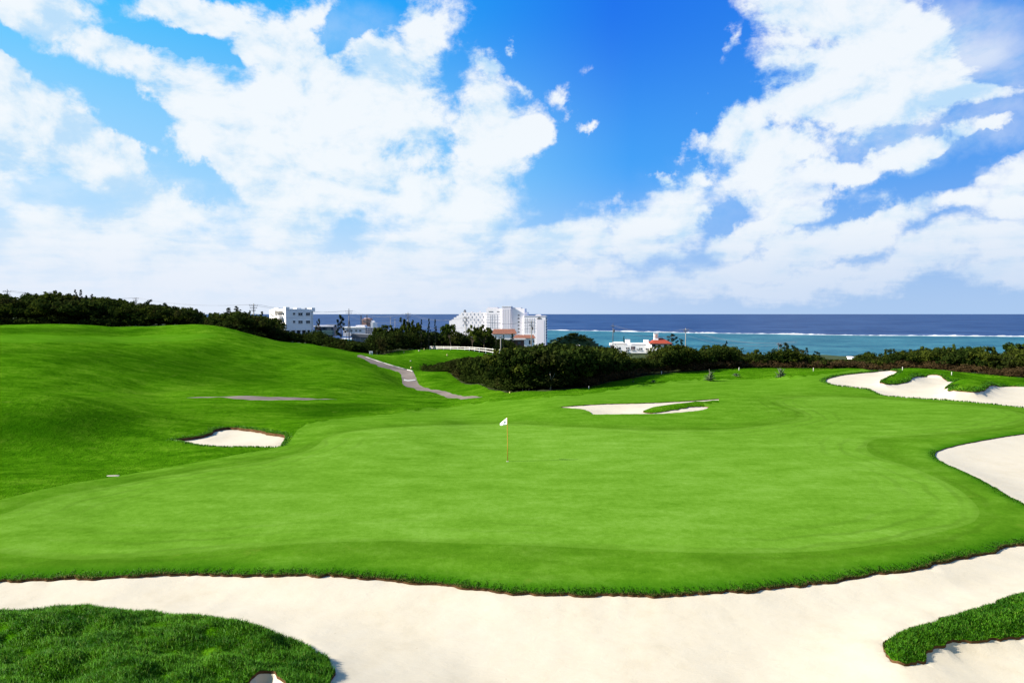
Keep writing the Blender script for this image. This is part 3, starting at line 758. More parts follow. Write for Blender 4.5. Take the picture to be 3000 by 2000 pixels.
# ------------------------------------------------------------------ trees
def leaf_cloud(centers, radii, per, size, flat=0.0, seed=0, needle=False):
    r = np.random.default_rng(seed); Vs = []; T = []
    mid = np.mean(centers, 0)
    for c, rad in zip(centers, radii):
        c = np.array(c); k = int(per)
        d = r.normal(size=(k, 3)); d /= np.linalg.norm(d, axis=1)[:, None]
        rr = rad * r.random(k) ** 0.45
        p = c + d * rr[:, None] * np.array([1, 1, 0.75])
        nrm = d + 0.55 * (c - mid) / max(np.linalg.norm(c - mid), .05) + 0.7 * r.normal(size=(k, 3)) + np.array([0, 0, 0.35])
        nrm /= np.linalg.norm(nrm, axis=1)[:, None]
        a = np.cross(nrm, r.normal(size=(k, 3))); a /= np.linalg.norm(a, axis=1)[:, None]; b = np.cross(nrm, a)
        s = size * (0.6 + 0.8 * r.random(k))[:, None]; s2 = s * (0.35 if needle else 0.75)
        Vs.append(np.stack([p - a * s - b * s2 * 0.3, p - b * s2, p + a * s, p + b * s2], 1).reshape(-1, 3))
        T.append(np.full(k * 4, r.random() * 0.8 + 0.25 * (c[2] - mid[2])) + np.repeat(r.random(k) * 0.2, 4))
    V = np.concatenate(Vs); return V, np.arange(len(V)).reshape(-1, 4), np.clip(np.concatenate(T), 0, 1)

def broad(seed, spread=0.44, low=0.22, nc=30, per=95, leafs=0.030, flat=1.0):
    r = np.random.default_rng(seed); cs = []; rs = []
    lob = [(r.normal(0, spread * 0.42), r.normal(0, spread * 0.42), 0.58 + r.random() * 0.22) for _ in range(4)]
    for i in range(nc):
        l = lob[i % 4]; d = r.normal(size=3); d /= np.linalg.norm(d); q = spread * (0.35 + 0.3 * r.random())
        p = np.array([l[0] + d[0] * q, l[1] + d[1] * q, l[2] + d[2] * q * 0.75 * flat])
        p[2] = min(max(p[2], low), 0.93); cs.append(p); rs.append(0.08 + 0.07 * r.random())
    cs[0][2] = 0.9
    cr = leaf_cloud(cs, rs, per, leafs, seed=seed)
    t = MB(); top = (r.normal(0, .03), r.normal(0, .03), 0.45)
    t.tube([(0, 0, -0.12), (0.01, 0, 0.15), top], [0.035, 0.027, 0.02], 7)
    for i in range(0, nc, 3):
        c = cs[i]; mid_ = ((top[0] + c[0]) / 2 + r.normal(0, .02), (top[1] + c[1]) / 2, (top[2] * 0.55 + c[2] * 0.45))
        t.tube([(top[0] * 0.6, top[1] * 0.6, 0.28 + 0.1 * r.random()), mid_, tuple(c)], [0.014, 0.009, 0.004], 5)
    return t.mesh('trunk', True), cr

def pine(seed, width=0.2, nc=34, per=70, ragged=0.3):
    r = np.random.default_rng(seed); cs = []; rs = []
    t = MB(); bend = r.normal(0, 0.02)
    t.tube([(0, 0, -0.12), (bend, 0, 0.4), (bend * 0.4, 0, 0.97)], [0.022, 0.014, 0.003], 7)
    for i in range(nc):
        h = 0.16 + 0.82 * (i + r.random()) / nc; a = r.random() * 2 * PI
        q = width * (1 - h) ** 0.75 * (0.55 + ragged * 2 * r.random()) + 0.012
        p = np.array([bend * 0.7 + math.cos(a) * q, math.sin(a) * q, h - q * 0.15]); cs.append(p); rs.append(0.022 + 0.30 * width * (1 - h * 0.75))
        t.tube([(bend * 0.7, 0, h - 0.02), tuple(p)], [0.006, 0.002], 4)
    cr = leaf_cloud(cs, rs, per, 0.017, seed=seed, needle=True)
    return t.mesh('trunk', True), cr

def casuarina(seed):
    r = np.random.default_rng(seed); cs = []; rs = []; t = MB()
    t.tube([(0, 0, -0.1), (0.015, 0, 0.4), (-0.01, 0, 0.95)], [0.024, 0.016, 0.004], 7)
    for i in range(24):
        h = 0.22 + 0.75 * i / 24 + 0.03 * r.random(); a = r.random() * 2 * PI; q = 0.30 * math.sin(PI * min(1, h * 0.95)) ** 0.8 * (0.4 + 0.7 * r.random())
        p = np.array([math.cos(a) * q, math.sin(a) * q, h + 0.07]); cs.append(p); rs.append(0.05 + 0.04 * r.random())
        t.tube([(0.005, 0, h - 0.05), tuple(p * np.array([.5, .5, 1]) - np.array([0, 0, .03])), tuple(p)], [0.008, 0.005, 0.002], 4)
    return t.mesh('trunk', True), leaf_cloud(cs, rs, 110, 0.024, seed=seed, needle=True)

TPL = {'broad': [broad(s) for s in (11, 12, 13, 14)], 'flat': [broad(s, 0.5, 0.3, 34, 90, 0.028, 0.6) for s in (21, 22)],
       'pine': [pine(s) for s in (31, 32, 33)], 'cas': [casuarina(s) for s in (41, 42)], 'bush': [broad(s, 0.46, 0.08, 26, 90, 0.036) for s in (51, 52)]}
for kk, lst in TPL.items():
    for i, (tm, cr) in enumerate(lst):
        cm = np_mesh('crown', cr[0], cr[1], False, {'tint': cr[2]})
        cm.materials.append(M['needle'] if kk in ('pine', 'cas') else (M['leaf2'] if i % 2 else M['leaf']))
        tm.materials.append(M['bark'])
        lst[i] = (tm, cm, cr)

def tree(u, vtop, d, kind, wpx, label, group=None, name=None, vbase=None):
    x, y, zt = P(u, vtop, d)
    zb = float(Zg([x], [y])[0])
    h = max(zt - zb, 1.2); w = wpx * d / FPX
    lst = TPL[kind]; tm, cm, cr = lst[random.randrange(len(lst))]
    own = cr[0][:, 2].max(); ow = np.ptp(cr[0][:, 0])
    nm = name or {'broad': 'broadleaf_tree', 'flat': 'spreading_tree', 'pine': 'conifer', 'cas': 'casuarina_tree', 'bush': 'bush'}[kind]
    e = empty(nm, (x, y, zb), random.random() * 2 * PI)
    sx = w / ow; sz = h / own
    e.scale = (sx, sx, sz)
    tag(e, label, {'conifer': 'conifer', 'bush': 'bush'}.get(nm, 'tree'), group)
    link_mesh('trunk', tm, None, e); link_mesh('crown', cm, None, e)
    return e

SKY = [(-400,845),(0,860),(44,870),(75,882),(82,872),(119,855),(170,851),(204,857),(240,866),(265,864),(282,871),(306,870),(340,874),(367,881),(391,886),(401,893),(432,882),(449,891),(490,891),(507,903),(531,901),(561,906),(578,912),(585,922),(633,924),(650,920),(667,908),(694,905),(711,916),(731,916),(748,921),(769,920),(790,940),(800,958),(860,972),(915,975),(930,960),(945,978),(990,985),(1015,990),(1060,998),(1095,992),(1112,958),(1159,941),(1180,931),(1210,938),(1256,944),(1300,950),(1327,951),(1343,957),(1379,955),(1417,954),(1437,970),(1455,986),(1475,987),(1493,996),(1520,1008),(1583,1009),(1605,1000),(1640,1003),(1690,1010),(1723,1010),(1748,1009),(1789,1014),(1795,1026),(1812,1045),(1920,1045),(1940,1021),(1960,1005),(1990,1008),(2012,1023),(2078,1024),(2099,1012),(2126,1008),(2140,1022),(2158,1036),(2194,1036),(2212,1026),(2233,1036),(2265,1030),(2298,1014),(2334,1018),(2355,1036),(2393,1034),(2401,1048),(2508,1049),(2520,1037),(2541,1033),(2568,1048),(2598,1040),(2613,1030),(2657,1027),(2711,1019),(2752,1021),(2788,1014),(2821,1021),(2865,1019),(2889,1019),(2898,1033),(2919,1042),(2955,1033),(2967,1014),(3000,1010),(3400,1005)]
SU, SV = np.array(SKY).T
RAVCAP = [(1225,1070),(1271,1066),(1300,1058),(1353,1048),(1430,1042),(1465,1037),(1500,1026),(1560,1010)]
RCU, RCV = np.array(RAVCAP).T

def mass(name, cand, label, cat, mats, leaves=230, kinds=('broad', 'bush', 'flat'), lsize=1.9):
    """one merged foliage mass; cand rows: x, y, zbase, height, width"""
    Vs = []; Ts = []
    lsize *= 0.62; leaves = int(leaves * 2.2)
    for (x, y, zb, h, w) in cand:
        lst = TPL[kinds[random.randrange(len(kinds))]]; cr = lst[random.randrange(len(lst))][2]
        nq = len(cr[1]); pick = rng.choice(nq, min(nq, leaves), replace=False)
        V = cr[0].reshape(-1, 4, 3)[pick]; c = V.mean(1, keepdims=True); V = c + (V - c) * lsize
        a = random.random() * 2 * PI; ca, sa = math.cos(a), math.sin(a)
        s = w / 0.95; sz = h / 0.98
        X = (V[..., 0] * ca - V[..., 1] * sa) * s + x; Y = (V[..., 0] * sa + V[..., 1] * ca) * s + y; Z = V[..., 2] * sz + zb
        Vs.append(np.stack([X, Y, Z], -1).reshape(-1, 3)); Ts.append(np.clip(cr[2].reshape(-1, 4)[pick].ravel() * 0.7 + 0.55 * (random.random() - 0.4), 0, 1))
    V = np.concatenate(Vs); me = np_mesh(name, V, np.arange(len(V)).reshape(-1, 4), False, {'tint': np.concatenate(Ts)})
    return tag(link_mesh(name, me, mats), label, cat, kind='stuff')

def wood_candidates(n, ulo, uhi, dlo, dhi, hlo, hhi, ravine=False, wfac=1.0, dwarf=0.0):
    u = ulo + (uhi - ulo) * rng.random(n); d = np.exp(np.log(dlo) + (np.log(dhi) - np.log(dlo)) * rng.random(n) ** 1.35)
    if not ravine:
        d0 = np.interp(u, EDGE_U, EDGE_D); d = d0 + 1.2 + (d - dlo) * (dhi - d0) / (dhi - dlo)
    x = (u - CU) / FPX * d; y = d
    k = inside(RAVINE, x, y) if ravine else (inside(WOOD_FAR, x, y) & ~inside(RAVINE, x, y))
    u, d, x, y = u[k], d[k], x[k], y[k]
    zb = Zg(x, y); h = hlo + (hhi - hlo) * rng.random(len(x)) ** 1.3
    cap = np.interp(u, SU, SV) + 4 + 12 * rng.random(len(x)) ** 2
    if ravine: cap = np.maximum(cap, np.interp(u, RCU, RCV) + 7 * rng.random(len(x)))
    ztop = HC + ray(u, cap)[1] * d
    h = np.minimum(h, ztop - zb); k = h > 0.5
    w = np.maximum(h * (0.75 + 0.5 * rng.random(len(x))), 2.0) * wfac
    return list(zip(x[k], y[k], zb[k] - 0.1 * h[k], h[k] * 1.1, w[k]))
c1 = wood_candidates(520, -350, 800, 150, 330, 4.5, 11, wfac=1.15)
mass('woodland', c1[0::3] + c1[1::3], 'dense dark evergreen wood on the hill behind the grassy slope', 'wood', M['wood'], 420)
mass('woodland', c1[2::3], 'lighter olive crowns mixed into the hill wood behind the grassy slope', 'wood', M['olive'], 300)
c2 = wood_candidates(1000, 760, 1500, 170, 420, 3, 8)
mass('woodland', c2, 'dark scrubby wood around the poles between the white block and the hotel', 'wood', M['wood'], 230)
c3 = wood_candidates(1100, 1220, 1560, 71, 235, 1.8, 8.5, True, wfac=0.8)
mass('ravine_thicket', c3, 'dark thicket filling the ravine below the fenced knoll', 'thicket', M['darkwood'], 300)
c4 = wood_candidates(1800, 1480, 2120, 69, 330, 2.2, 6.0)
mass('coastal_thicket', c4[0::3] + c4[1::3], 'dark coastal thicket in front of the red roofed villa', 'thicket', M['wood'], 260)
mass('coastal_thicket', c4[2::3], 'olive toned bushes mixed into the thicket before the villa', 'thicket', M['olive'], 300)
c5 = wood_candidates(1700, 2080, 3350, 60, 260, 1.6, 5.0)
mass('coastal_thicket', c5[0::3] + c5[1::3], 'coastal scrub between the fairway edge and the lagoon', 'thicket', M['wood'], 260)
mass('coastal_thicket', c5[2::3], 'yellowish olive bushes mixed into the scrub along the lagoon', 'thicket', M['olive'], 300)
# low brush right at the edges
n = 520; u = -350 + 1650 * rng.random(n); d = np.interp(u, EDGE_U, EDGE_D) + 1.0 + 7 * rng.random(n); x = (u - CU) / FPX * d
mass('edge_brush', list(zip(x, d, Zg(x, d) - 0.6, 1.8 + 2.2 * rng.random(n), 3.5 + 2.5 * rng.random(n))), 'low dark brush along the crest of the grassy hill', 'brush', M['wood'], 110, ('bush',), 2.0)
RE = np.array([(1240,148),(1256,137),(1273,128),(1315,119.5),(1360,106),(1404,93.5),(1450,82),(1493,74),(1535,71.5),(1600,70.5),(1660,71.5)])
n = 620; u = 1240 + 420 * rng.random(n); d = np.interp(u, RE[:, 0], RE[:, 1]) + 0.3 + 5.0 * rng.random(n) ** 1.4; x = (u - CU) / FPX * d
k = inside(RAVINE, x, d) | inside(WOOD_FAR, x, d); x, d = x[k], d[k]; n = len(x)
mass('edge_brush', list(zip(x, d, Zg(x, d) - 0.2, 0.8 + 1.3 * rng.random(n), 1.6 + 1.4 * rng.random(n))), 'low dark brush where the turf drops into the ravine', 'brush', M['wood'], 110, ('bush',), 1.6)
# reddish dry scrub along the fairway edge
n = 900; u = 1700 + 1500 * rng.random(n); d = np.interp(u, EDGE_U, EDGE_D) + 0.6 + 3.2 * rng.random(n) ** 1.5
x = (u - CU) / FPX * d; zb = Zg(x, d)
mass('dry_scrub', list(zip(x, d, zb - 0.1, 0.5 + 0.9 * rng.random(n), 1.2 + 1.2 * rng.random(n))), 'low reddish brown dry scrub along the far fairway edge', 'scrub', M['scrub'], 90, ('bush',), 1.5)

GL = 'trees crowding the wooded hill crest'
TREES = [
 (8,858,200,'broad',66,'dark broadleaf tree beside the first utility pole at the photo edge'),
 (104,856,215,'flat',86,'wide flat-topped tree with the broadest crown on the hill'),
 (170,850,210,'broad',76,'tall round-crowned tree highest of the broadleaves on the hill crest'),
 (221,846,215,'pine',24,'taller of the twin pointed conifers on the hill crest'),
 (236,847,218,'pine',20,'slimmer of the twin pointed conifers on the hill crest'),
 (253,863,210,'pine',30,'short conifer just below the twin spires'),
 (269,860,205,'pine',28,'lone ragged conifer next after the twin spires'),
 (308,868,205,'broad',62,'rounded tree between the ragged conifer and the thin distant pole'),
 (345,872,210,'flat',62,'flat-topped tree with sky gaps beside the thin distant pole'),
 (382,880,200,'broad',44,'small tree on the crest touching the thin distant pole'),
 (437,876,190,'cas',44,'dark casuarina rising between the thin pole and the hill end'),
 (463,890,195,'broad',58,'low rounded tree behind the dark casuarina on the crest'),
 (488,886,190,'cas',46,'bushy upright casuarina above the grassy mound top'),
 (531,898,185,'broad',56,'rounded tree above the peak of the grassy mound'),
 (562,903,180,'broad',40,'last rounded tree before the gap in the wood'),
 (578,904,185,'pine',22,'little conifer marking the edge of the gap in the wood'),
 (633,917,230,'bush',16,'tiny dark bush alone against the sea gap'),
 (668,900,190,'pine',42,'broad conifer in the clump by the double-armed pole'),
 (693,895,190,'pine',42,'tallest conifer in the clump by the double-armed pole'),
 (731,907,200,'pine',26,'slim conifer touching the double-armed utility pole'),
 (768,911,200,'pine',30,'pointed conifer nearest the white apartment block'),
 (933,932,262,'cas',19,'narrow dark tree against the corner of the white apartment block'),
 (998,920,262,'cas',34,'solitary open-branched casuarina standing clear against the sea'),
 (1125,950,255,'broad',50,'low dark tree beside the cross-armed pole above the knoll'),
 (1181,928,255,'flat',50,'flat-topped tree behind the cross-armed pole above the knoll'),
 (1213,936,250,'broad',44,'rounded tree next along from the cross-armed pole'),
 (1234,934,240,'pine',18,'first small conifer of three in a row before the hotel'),
 (1256,932,240,'pine',20,'middle small conifer of three in a row before the hotel'),
 (1275,933,240,'pine',22,'last small conifer of three in a row before the hotel'),
 (1322,947,235,'broad',50,'dark tree covering the foot of the hotel stepped wing'),
 (1385,951,225,'broad',54,'dark tree beside the pole in front of the hotel'),
 (1418,950,222,'broad',62,'tall dense tree against the hotel beside the orange roof'),
 (1453,982,200,'pine',20,'small conifer under the orange roof eave'),
 (1475,979,205,'pine',16,'slender conifer before the white wall below the orange roof'),
 (1500,976,330,'pine',28,'dark tree between the two tiled roofs'),
 (1968,976,292,'cas',38,'tall casuarina behind the red villa roof'),
 (1995,991,285,'cas',24,'smaller casuarina just seaward of the villa'),
 (1828,984,300,'pine',12,'thin tree poking up behind the villa flat roof'),
 (1938,1013,228,'bush',30,'round dark bush covering the villa pavilion front'),
 (2100,1007,200,'broad',58,'domed tree silhouetted on the lagoon beyond the fallen agave'),
 (2127,997,190,'pine',24,'pointed tree rising from the domed tree against the lagoon'),
 (2212,1022,150,'broad',42,'small domed tree before the lagoon between pole and agave'),
 (2298,1002,150,'cas',46,'feathery casuarina above the upright agave'),
 (2325,1010,150,'cas',46,'second feathery casuarina in the pair above the upright agave'),
 (2364,1017,145,'pine',24,'spiky conifer just past the casuarina pair'),
 (2391,1027,145,'cas',30,'low feathery tree ending the casuarina clump'),
 (2541,1029,140,'broad',58,'round dark tree beside the little white hut by the shore'),
 (2613,1020,135,'broad',36,'small tree with a knob-like top before the coastal grove'),
 (2657,1021,130,'flat',70,'flat-topped tree at the start of the coastal grove'),
 (2711,1013,118,'broad',70,'pale-topped bushy tree above the scalloped bunker'),
 (2752,1016,116,'broad',52,'middle rounded tree in the coastal grove'),
 (2788,1006,114,'broad',50,'tallest tree in the middle of the coastal grove'),
 (2822,1015,112,'broad',58,'rounded tree behind the grass nose of the scalloped bunker'),
 (2865,1013,108,'broad',62,'broad tree over the last grass nose of the scalloped bunker'),
 (2890,1012,105,'broad',40,'narrow tree ending the coastal grove before the gap'),
 (2955,1027,100,'bush',52,'low bushy tree in the dip beside the largest edge tree'),
 (2988,1002,92,'broad',92,'largest dark tree at the photo edge beyond the scalloped bunker'),
 (1446,1052,118,'broad',110,'dark ravine tree standing under the white fence end'),
 (1512,1046,100,'broad',120,'big dark ravine tree with pale bare stems at its foot'),
 (1590,1042,92,'broad',120,'dense dark tree in the middle of the ravine edge'),
 (1668,1046,96,'broad',110,'dark tree at the ravine edge above the flat bunker'),
 (1752,1044,104,'broad',100,'dark tree over the reddish scrub at the fairway corner'),
 (1850,1050,118,'broad',90,'dark tree below the villa at the start of the reddish scrub'),
 (1362,1060,128,'bush',90,'low dark bush below the white fence'),
]
for t in TREES: tree(*t[:5], t[5])
# bare pale stems at the ravine foot
for u, vt, vb, d in [(1541,1090,1135,72.6),(1549,1096,1140,72.2),(1530,1102,1140,72.8),(1612,1090,1128,70.6),(1486,1104,1132,75.4)]:
    x, y, z1 = P(u, vt, d); z0 = float(Zg([x], [y])[0])
    b = MB(); b.tube([(0,0,-0.2),(0.12,0,(z1-z0)*0.5),(-0.05,0,z1-z0)],[0.075,0.055,0.025],7)
    b.tube([(0.12,0,(z1-z0)*0.5),(0.5,0.1,(z1-z0)*0.95)],[0.03,0.012],6)
    o = b.build('bare_stem', M['palebark'], None, True); o.location = (x, y, z0)
    tag(o, 'pale bare tree stem showing at the dark foot of the ravine trees', 'tree stem', 'bare stems in the ravine edge')
# ------------------------------------------------------------------ buildings
class Bld:
    """a building on an Empty; px() turns photo points at its distance into its own metres"""
    def __init__(s, name, label, cat, u, d, vbase, rz=0.0, group=None):
        s.u, s.d = u, d
        x, y, z = P(u, vbase, d); s.z0 = z; s.x0 = x
        s.e = empty(name, (x, y, z), rz); tag(s.e, label, cat, group)
    def X(s, u): return float(ray(u, 919)[0] * s.d) - s.x0
    def Z(s, v): return float(HC + ray(s.u, v)[1] * s.d) - s.z0
    def box(s, name, u0, u1, v1, v0, y0, y1, mat, parent=None, label=None):
        b = MB(); b.box(s.X(u0), s.X(u1), y0, y1, s.Z(v0), s.Z(v1))
        o = b.build(name, mat, parent or s.e)
        if label: o['label'] = label
        return o

# hotel by the sea
h = Bld('hotel', 'long white stepped seaside hotel rising behind the dark trees', 'hotel', 1456, 600, 1016, math.radians(-7))
W = M['hotelwhite']
poly = [(1312,1016),(1312,940),(1319,940),(1319,936),(1326,936),(1326,930),(1334,930),(1334,925),(1341,925),(1341,920),(1348,920),(1348,915),(1424,915),(1424,1016)]
b = MB(); b.prism([(h.X(u), h.Z(v)) for u, v in poly], 2.0, 16.0); b.build('stepped_wing', W, h.e)
main = h.box('main_block', 1424, 1537, 903.5, 1016, 0.0, 18.0, W)
h.box('roof_slab', 1427, 1456, 900, 903.5, 2, 14, M['softtrim'], main); h.box('roof_slab', 1499, 1526, 900.8, 903.5, 2, 14, M['softtrim'], main)
tw = h.box('stair_tower', 1472, 1498, 898, 1016, -2.2, 10, M['hotelside'])
h.box('tower_cap', 1471, 1499, 897, 898.8, -2.5, 10.4, W, tw)
for u in (1476, 1482, 1488.5, 1494.5):
    h.box('tall_window', u, u + 1.5, 906, 975, -2.27, -2.17, M['softtrim'], tw)
for u0, u1 in ((1431.5, 1444), (1456, 1463)): h.box('sign_panel', u0, u1, 911.5, 914, -0.12, 0.02, M['trim'], main)
for v in (920, 928, 936, 944, 952, 960):
    h.box('floor_band', 1425, 1471.5, v, v + 0.8, -0.10, 0.05, M['softtrim'], main)
for u in (1436, 1441.5, 1448, 1456): h.box('mullion_strip', u, u + 0.9, 922, 962, -0.14, 0.05, M['softtrim'], main)
rw = h.box('seaward_wing', 1537, 1600, 926, 1016, -6.0, 14.0, W)
h.box('setback_floor', 1537, 1545, 914, 926, 2, 14, W, rw)
h.box('cornice', 1536, 1601, 924.6, 926.2, -6.3, 14.3, M['hotelside'], rw)
h.box('end_panel', 1574, 1596, 937, 1012, -6.14, -5.9, M['hotelside'], rw)
def arch(bl, name, u0, u1, vt, vb, y0, y1, mat, parent):
    cx_, r_ = (bl.X(u0) + bl.X(u1)) / 2, (bl.X(u1) - bl.X(u0)) / 2
    zb, zt = bl.Z(vb), bl.Z(vt); sp = max(zb, zt - r_)
    q = [(cx_ - r_, zb), (cx_ + r_, zb)] + [(cx_ + r_ * math.cos(PI * i / 8), sp + (zt - sp) * math.sin(PI * i / 8)) for i in range(9)]
    m_ = MB(); m_.prism(q, y0, y1); return m_.build(name, mat, parent)
arch(h, 'arched_window', 1575.5, 1588, 928.5, 934.5, -6.2, -5.9, M['trim'], rw)
arch(h, 'roof_gable', 1570, 1588, 920.5, 925, -6.0, 4, M['hotelside'], rw)
for v in (931.5, 939.5, 947.5, 955.5, 963.5, 971.5, 979.5, 987.5):
    bp = h.box('balcony', 1600, 1602.6, v + 3.6, v + 5.4, -5.0, 9.0, W, rw)
    h.box('balcony_door', 1600, 1600.8, v - 0.4, v + 3.6, -3.5, 7.0, M['trim'], rw)
for v in (937, 945, 953, 961, 969): h.box('floor_line', 1538, 1573, v, v + 0.7, -6.08, -5.9, M['softtrim'], rw)
for u in (1541.5, 1547, 1553.5, 1559.5, 1566): h.box('window_strip', u, u + 1.2, 931, 975, -6.11, -5.9, M['softtrim'], rw)
for v in (921, 930.5, 940.5, 950.5, 960.5, 970.5): arch(h, 'arched_window', 1517, 1523.2, v, v + 4.0, -0.22, 0.05, M['trim'], main)
for r_, v in enumerate((918, 926, 934, 942, 950)):
    for c_ in range(7):
        u = 1352 + c_ * 11.4 + (5.0 if r_ % 2 else 0.0)
        if u < 1421 and u > 1340 + r_ * 0:
            h.box('slit_window', u, u + 1.3, v, v + 4.8, 1.85, 2.05, M['softtrim'] if (r_ + c_) % 3 else M['trim'])
bb = MB(); bb.prism([(h.X(1352.5), h.Z(915)), (h.X(1359.5), h.Z(915)), (h.X(1358), h.Z(909)), (h.X(1356), h.Z(906.5)), (h.X(1354), h.Z(909))], 5, 9); bb.build('roof_turret', M['trim'], h.e)
h.box('roof_box', 1375, 1380, 912.5, 915, 5, 9, M['softtrim']); h.box('lift_house', 1401, 1403.5, 911, 915, 5, 9, M['softtrim'])

def tiled(name, label, u0, u1, vr, ve, vb, d, inset_px, win, group=None):
    c = (u0 + u1) / 2; B = Bld(name, label, 'building', c, d, vb)
    B.box('wall', u0 + 4, u1 - 4, ve, vb, 0.0, 10, M['warmwhite'])
    m_ = MB(); m_.hip(B.X(u0), B.X(u1), -1.0, 11.0, B.Z(ve), B.Z(vr), (inset_px * d / FPX)); m_.build('roof', M['tile'], B.e)
    for a in win: B.box('window', *a, -0.1, 0.05, M['glass'])
    return B
tiled('tile_roof_building', 'white building with a broad orange tiled roof below the hotel tower', 1439, 1515, 964, 977.5, 1010, 540, 7, [])
tiled('tile_roof_building', 'lower white building with a brownish tiled roof at the hotel corner', 1504, 1570, 981, 990, 1020, 500, 6, [(1549.5,1555.5,996,1008), (1562,1566,996,1003)])
B = Bld('flat_roof_house', 'dark brown flat-roofed house at the foot of the hotel', 'house', 1508, 420, 1024)
B.box('wall', 1482, 1536, 996.5, 1024, 0, 9, M['brownwall'])
B.box('roof', 1477.5, 1540, 992.5, 996.4, -1.2, 10, M['curb'])
B.box('door', 1498, 1501.5, 1001, 1013, -0.1, 0.05, M['curb']); B.box('window', 1517, 1526, 1000, 1007, -0.1, 0.05, M['curtain'])

# white apartment block
D_ = 300; px = D_ / FPX
A_ = Bld('apartment_block', 'white four-storey apartment block with balconies on its sunny side', 'apartment block', 838, D_, 985, math.radians(45))
zz = A_.Z
def fx(u): return (u - 838) / 82 * 13.2
def ly(u): return (838 - u) / 45 * 14.0
def lbox(name, x0, x1, y0, y1, v1, v0, mat, parent=None):
    b = MB(); b.box(x0, x1, y0, y1, zz(v0), zz(v1)); return b.build(name, mat, parent or A_.e)
WH = M['white']
body = lbox('wall', 0, fx(920), 0, 14, 906, 968, WH)
lbox('corner_parapet', -0.06, fx(849), -0.06, 2.0, 899.5, 906, WH); lbox('roof_tower', fx(876), fx(891), 2.0, 5.0, 901, 906, WH)
lbox('roof_tower', fx(914), fx(925), -0.3, 3.0, 901, 912, WH); lbox('roof_slab', fx(849), fx(914), 0.06, 3.0, 904.6, 906, WH)
tk = MB(); tk.tube([(fx(902), 1.5, zz(906)), (fx(902), 1.5, zz(901.5))], 0.45, 10); tk.build('water_tank', M['trim'], A_.e)
lbox('roof_tower', 0.4, 4, ly(812), ly(800), 901, 906, WH); lbox('roof_rail', 0.0, 0.2, ly(833), ly(814), 904.3, 906, M['softtrim'])
for (v0, v1, mats) in ((916.0, 923.8, ('glass', 'glass', 'glass')), (939.2, 947.6, ('glass', 'curtain', 'curtain'))):
    for (u0, u1), mt in zip(((859.3, 865.3), (875, 887.2), (898, 910)), mats):
        vv1 = v1 if u1 - u0 > 8 else v1 - 1.6
        w_ = lbox('window', fx(u0), fx(u1), -0.05, 0.05, v0, vv1, M[mt])
        lbox('lintel', fx(u0 - 1), fx(u1 + 1), -0.35, 0.04, v0 - 1.3, v0 - 0.1, WH, w_)
        lbox('frame', fx((u0 + u1) / 2 - 0.3), fx((u0 + u1) / 2 + 0.3), -0.09, -0.04, v0 + 0.1, vv1 - 0.1, M['softtrim'], w_)
        lbox('sill', fx(u0 - 0.6), fx(u1 + 0.6), -0.2, 0.04, vv1 + 0.1, vv1 + 0.7, WH, w_)
for v0, v1 in ((916, 924), (940, 947.5)): lbox('window', -0.06, 0.05, ly(834), ly(830.3), v0, v1, M['glass'])
for v in (926, 947, 962):
    bl = lbox('balcony', -1.7, 0.02, ly(829), ly(813), v, v + 6.2 if v < 960 else v + 4.5, WH)
    lbox('balcony_recess', -0.05, 0.05, ly(828), ly(814.5), v - 8.5, v - 0.3, M['trim'])
for v in (911, 932.5): lbox('canopy', -1.9, 0.02, ly(829), ly(811), v, v + 1.5, M['curb'])
st = lbox('stair_tower', -1.0, 3.0, ly(811), ly(794), 908, 972, WH)
for v in (915, 935):
    m_ = MB(); y0, y1 = ly(809.5), ly(797)
    m_.add([(-1.06, y0, zz(v + 16)), (-1.06, y0, zz(v + 11)), (-1.06, y1, zz(v + 0)), (-1.06, y1, zz(v + 6)),
            (-0.95, y0, zz(v + 16)), (-0.95, y0, zz(v + 11)), (-0.95, y1, zz(v + 0)), (-0.95, y1, zz(v + 6))],
           [(0,1,2,3),(7,6,5,4),(0,4,5,1),(1,5,6,2),(2,6,7,3),(3,7,4,0)])
    m_.build('stair_opening', M['trim'], st)
for u in (850, 866, 882, 898, 916): lbox('column', fx(u), fx(u) + 0.7, 0.2, 0.9, 968, 985, WH)
lbox('ground_floor', 0.8, fx(918), 2.5, 13.5, 968, 985, M['darkmetal'])
dp = MB(); dp.tube([(fx(916), -0.1, zz(968)), (fx(916), -0.1, zz(912))], 0.07, 6); dp.build('drainpipe', M['trim'], A_.e)

# low buildings between the block and the hotel
B = Bld('blue_hall', 'dark blue hall with a pale flat roof beside the apartment block', 'building', 949, 330, 985)
B.box('wall', 921, 976, 957, 985, 0, 8, M['bluewall']); B.box('roof', 919, 978, 953.6, 957, -0.8, 9, M['hotelside']); B.box('upper_slab', 948, 978, 951.5, 952.8, 3, 9, M['trim'])
B.box('window', 925, 939, 960, 966, -0.1, 0.05, M['brownwall']); B.box('window', 945, 953, 960, 966, -0.1, 0.05, M['glass'])
B.box('awning', 923, 979, 968, 981, -4.0, -0.1, M['teal']); B.box('window', 958, 970, 960, 967, -0.1, 0.05, M['trim'])
B = Bld('low_white_building', 'long low white-roofed building with a gridded blue window front', 'building', 1058, 420, 1003)
B.box('wall', 1005, 1069, 961, 985, 0, 12, M['hotelside']); r0 = B.box('roof', 1003, 1071, 957.4, 960.9, -0.5, 13, M['white']); B.box('upper_roof', 1040, 1066, 953, 957.3, 2, 9, M['hotelside'])
gf = B.box('grid_window', 1069.5, 1099, 960, 980, -0.3, 10, M['bluewall'])
for i in range(6): B.box('mullion', 1070 + i * 5.4, 1070.9 + i * 5.4, 960.2, 980, -0.42, -0.31, M['hotelside'], gf)
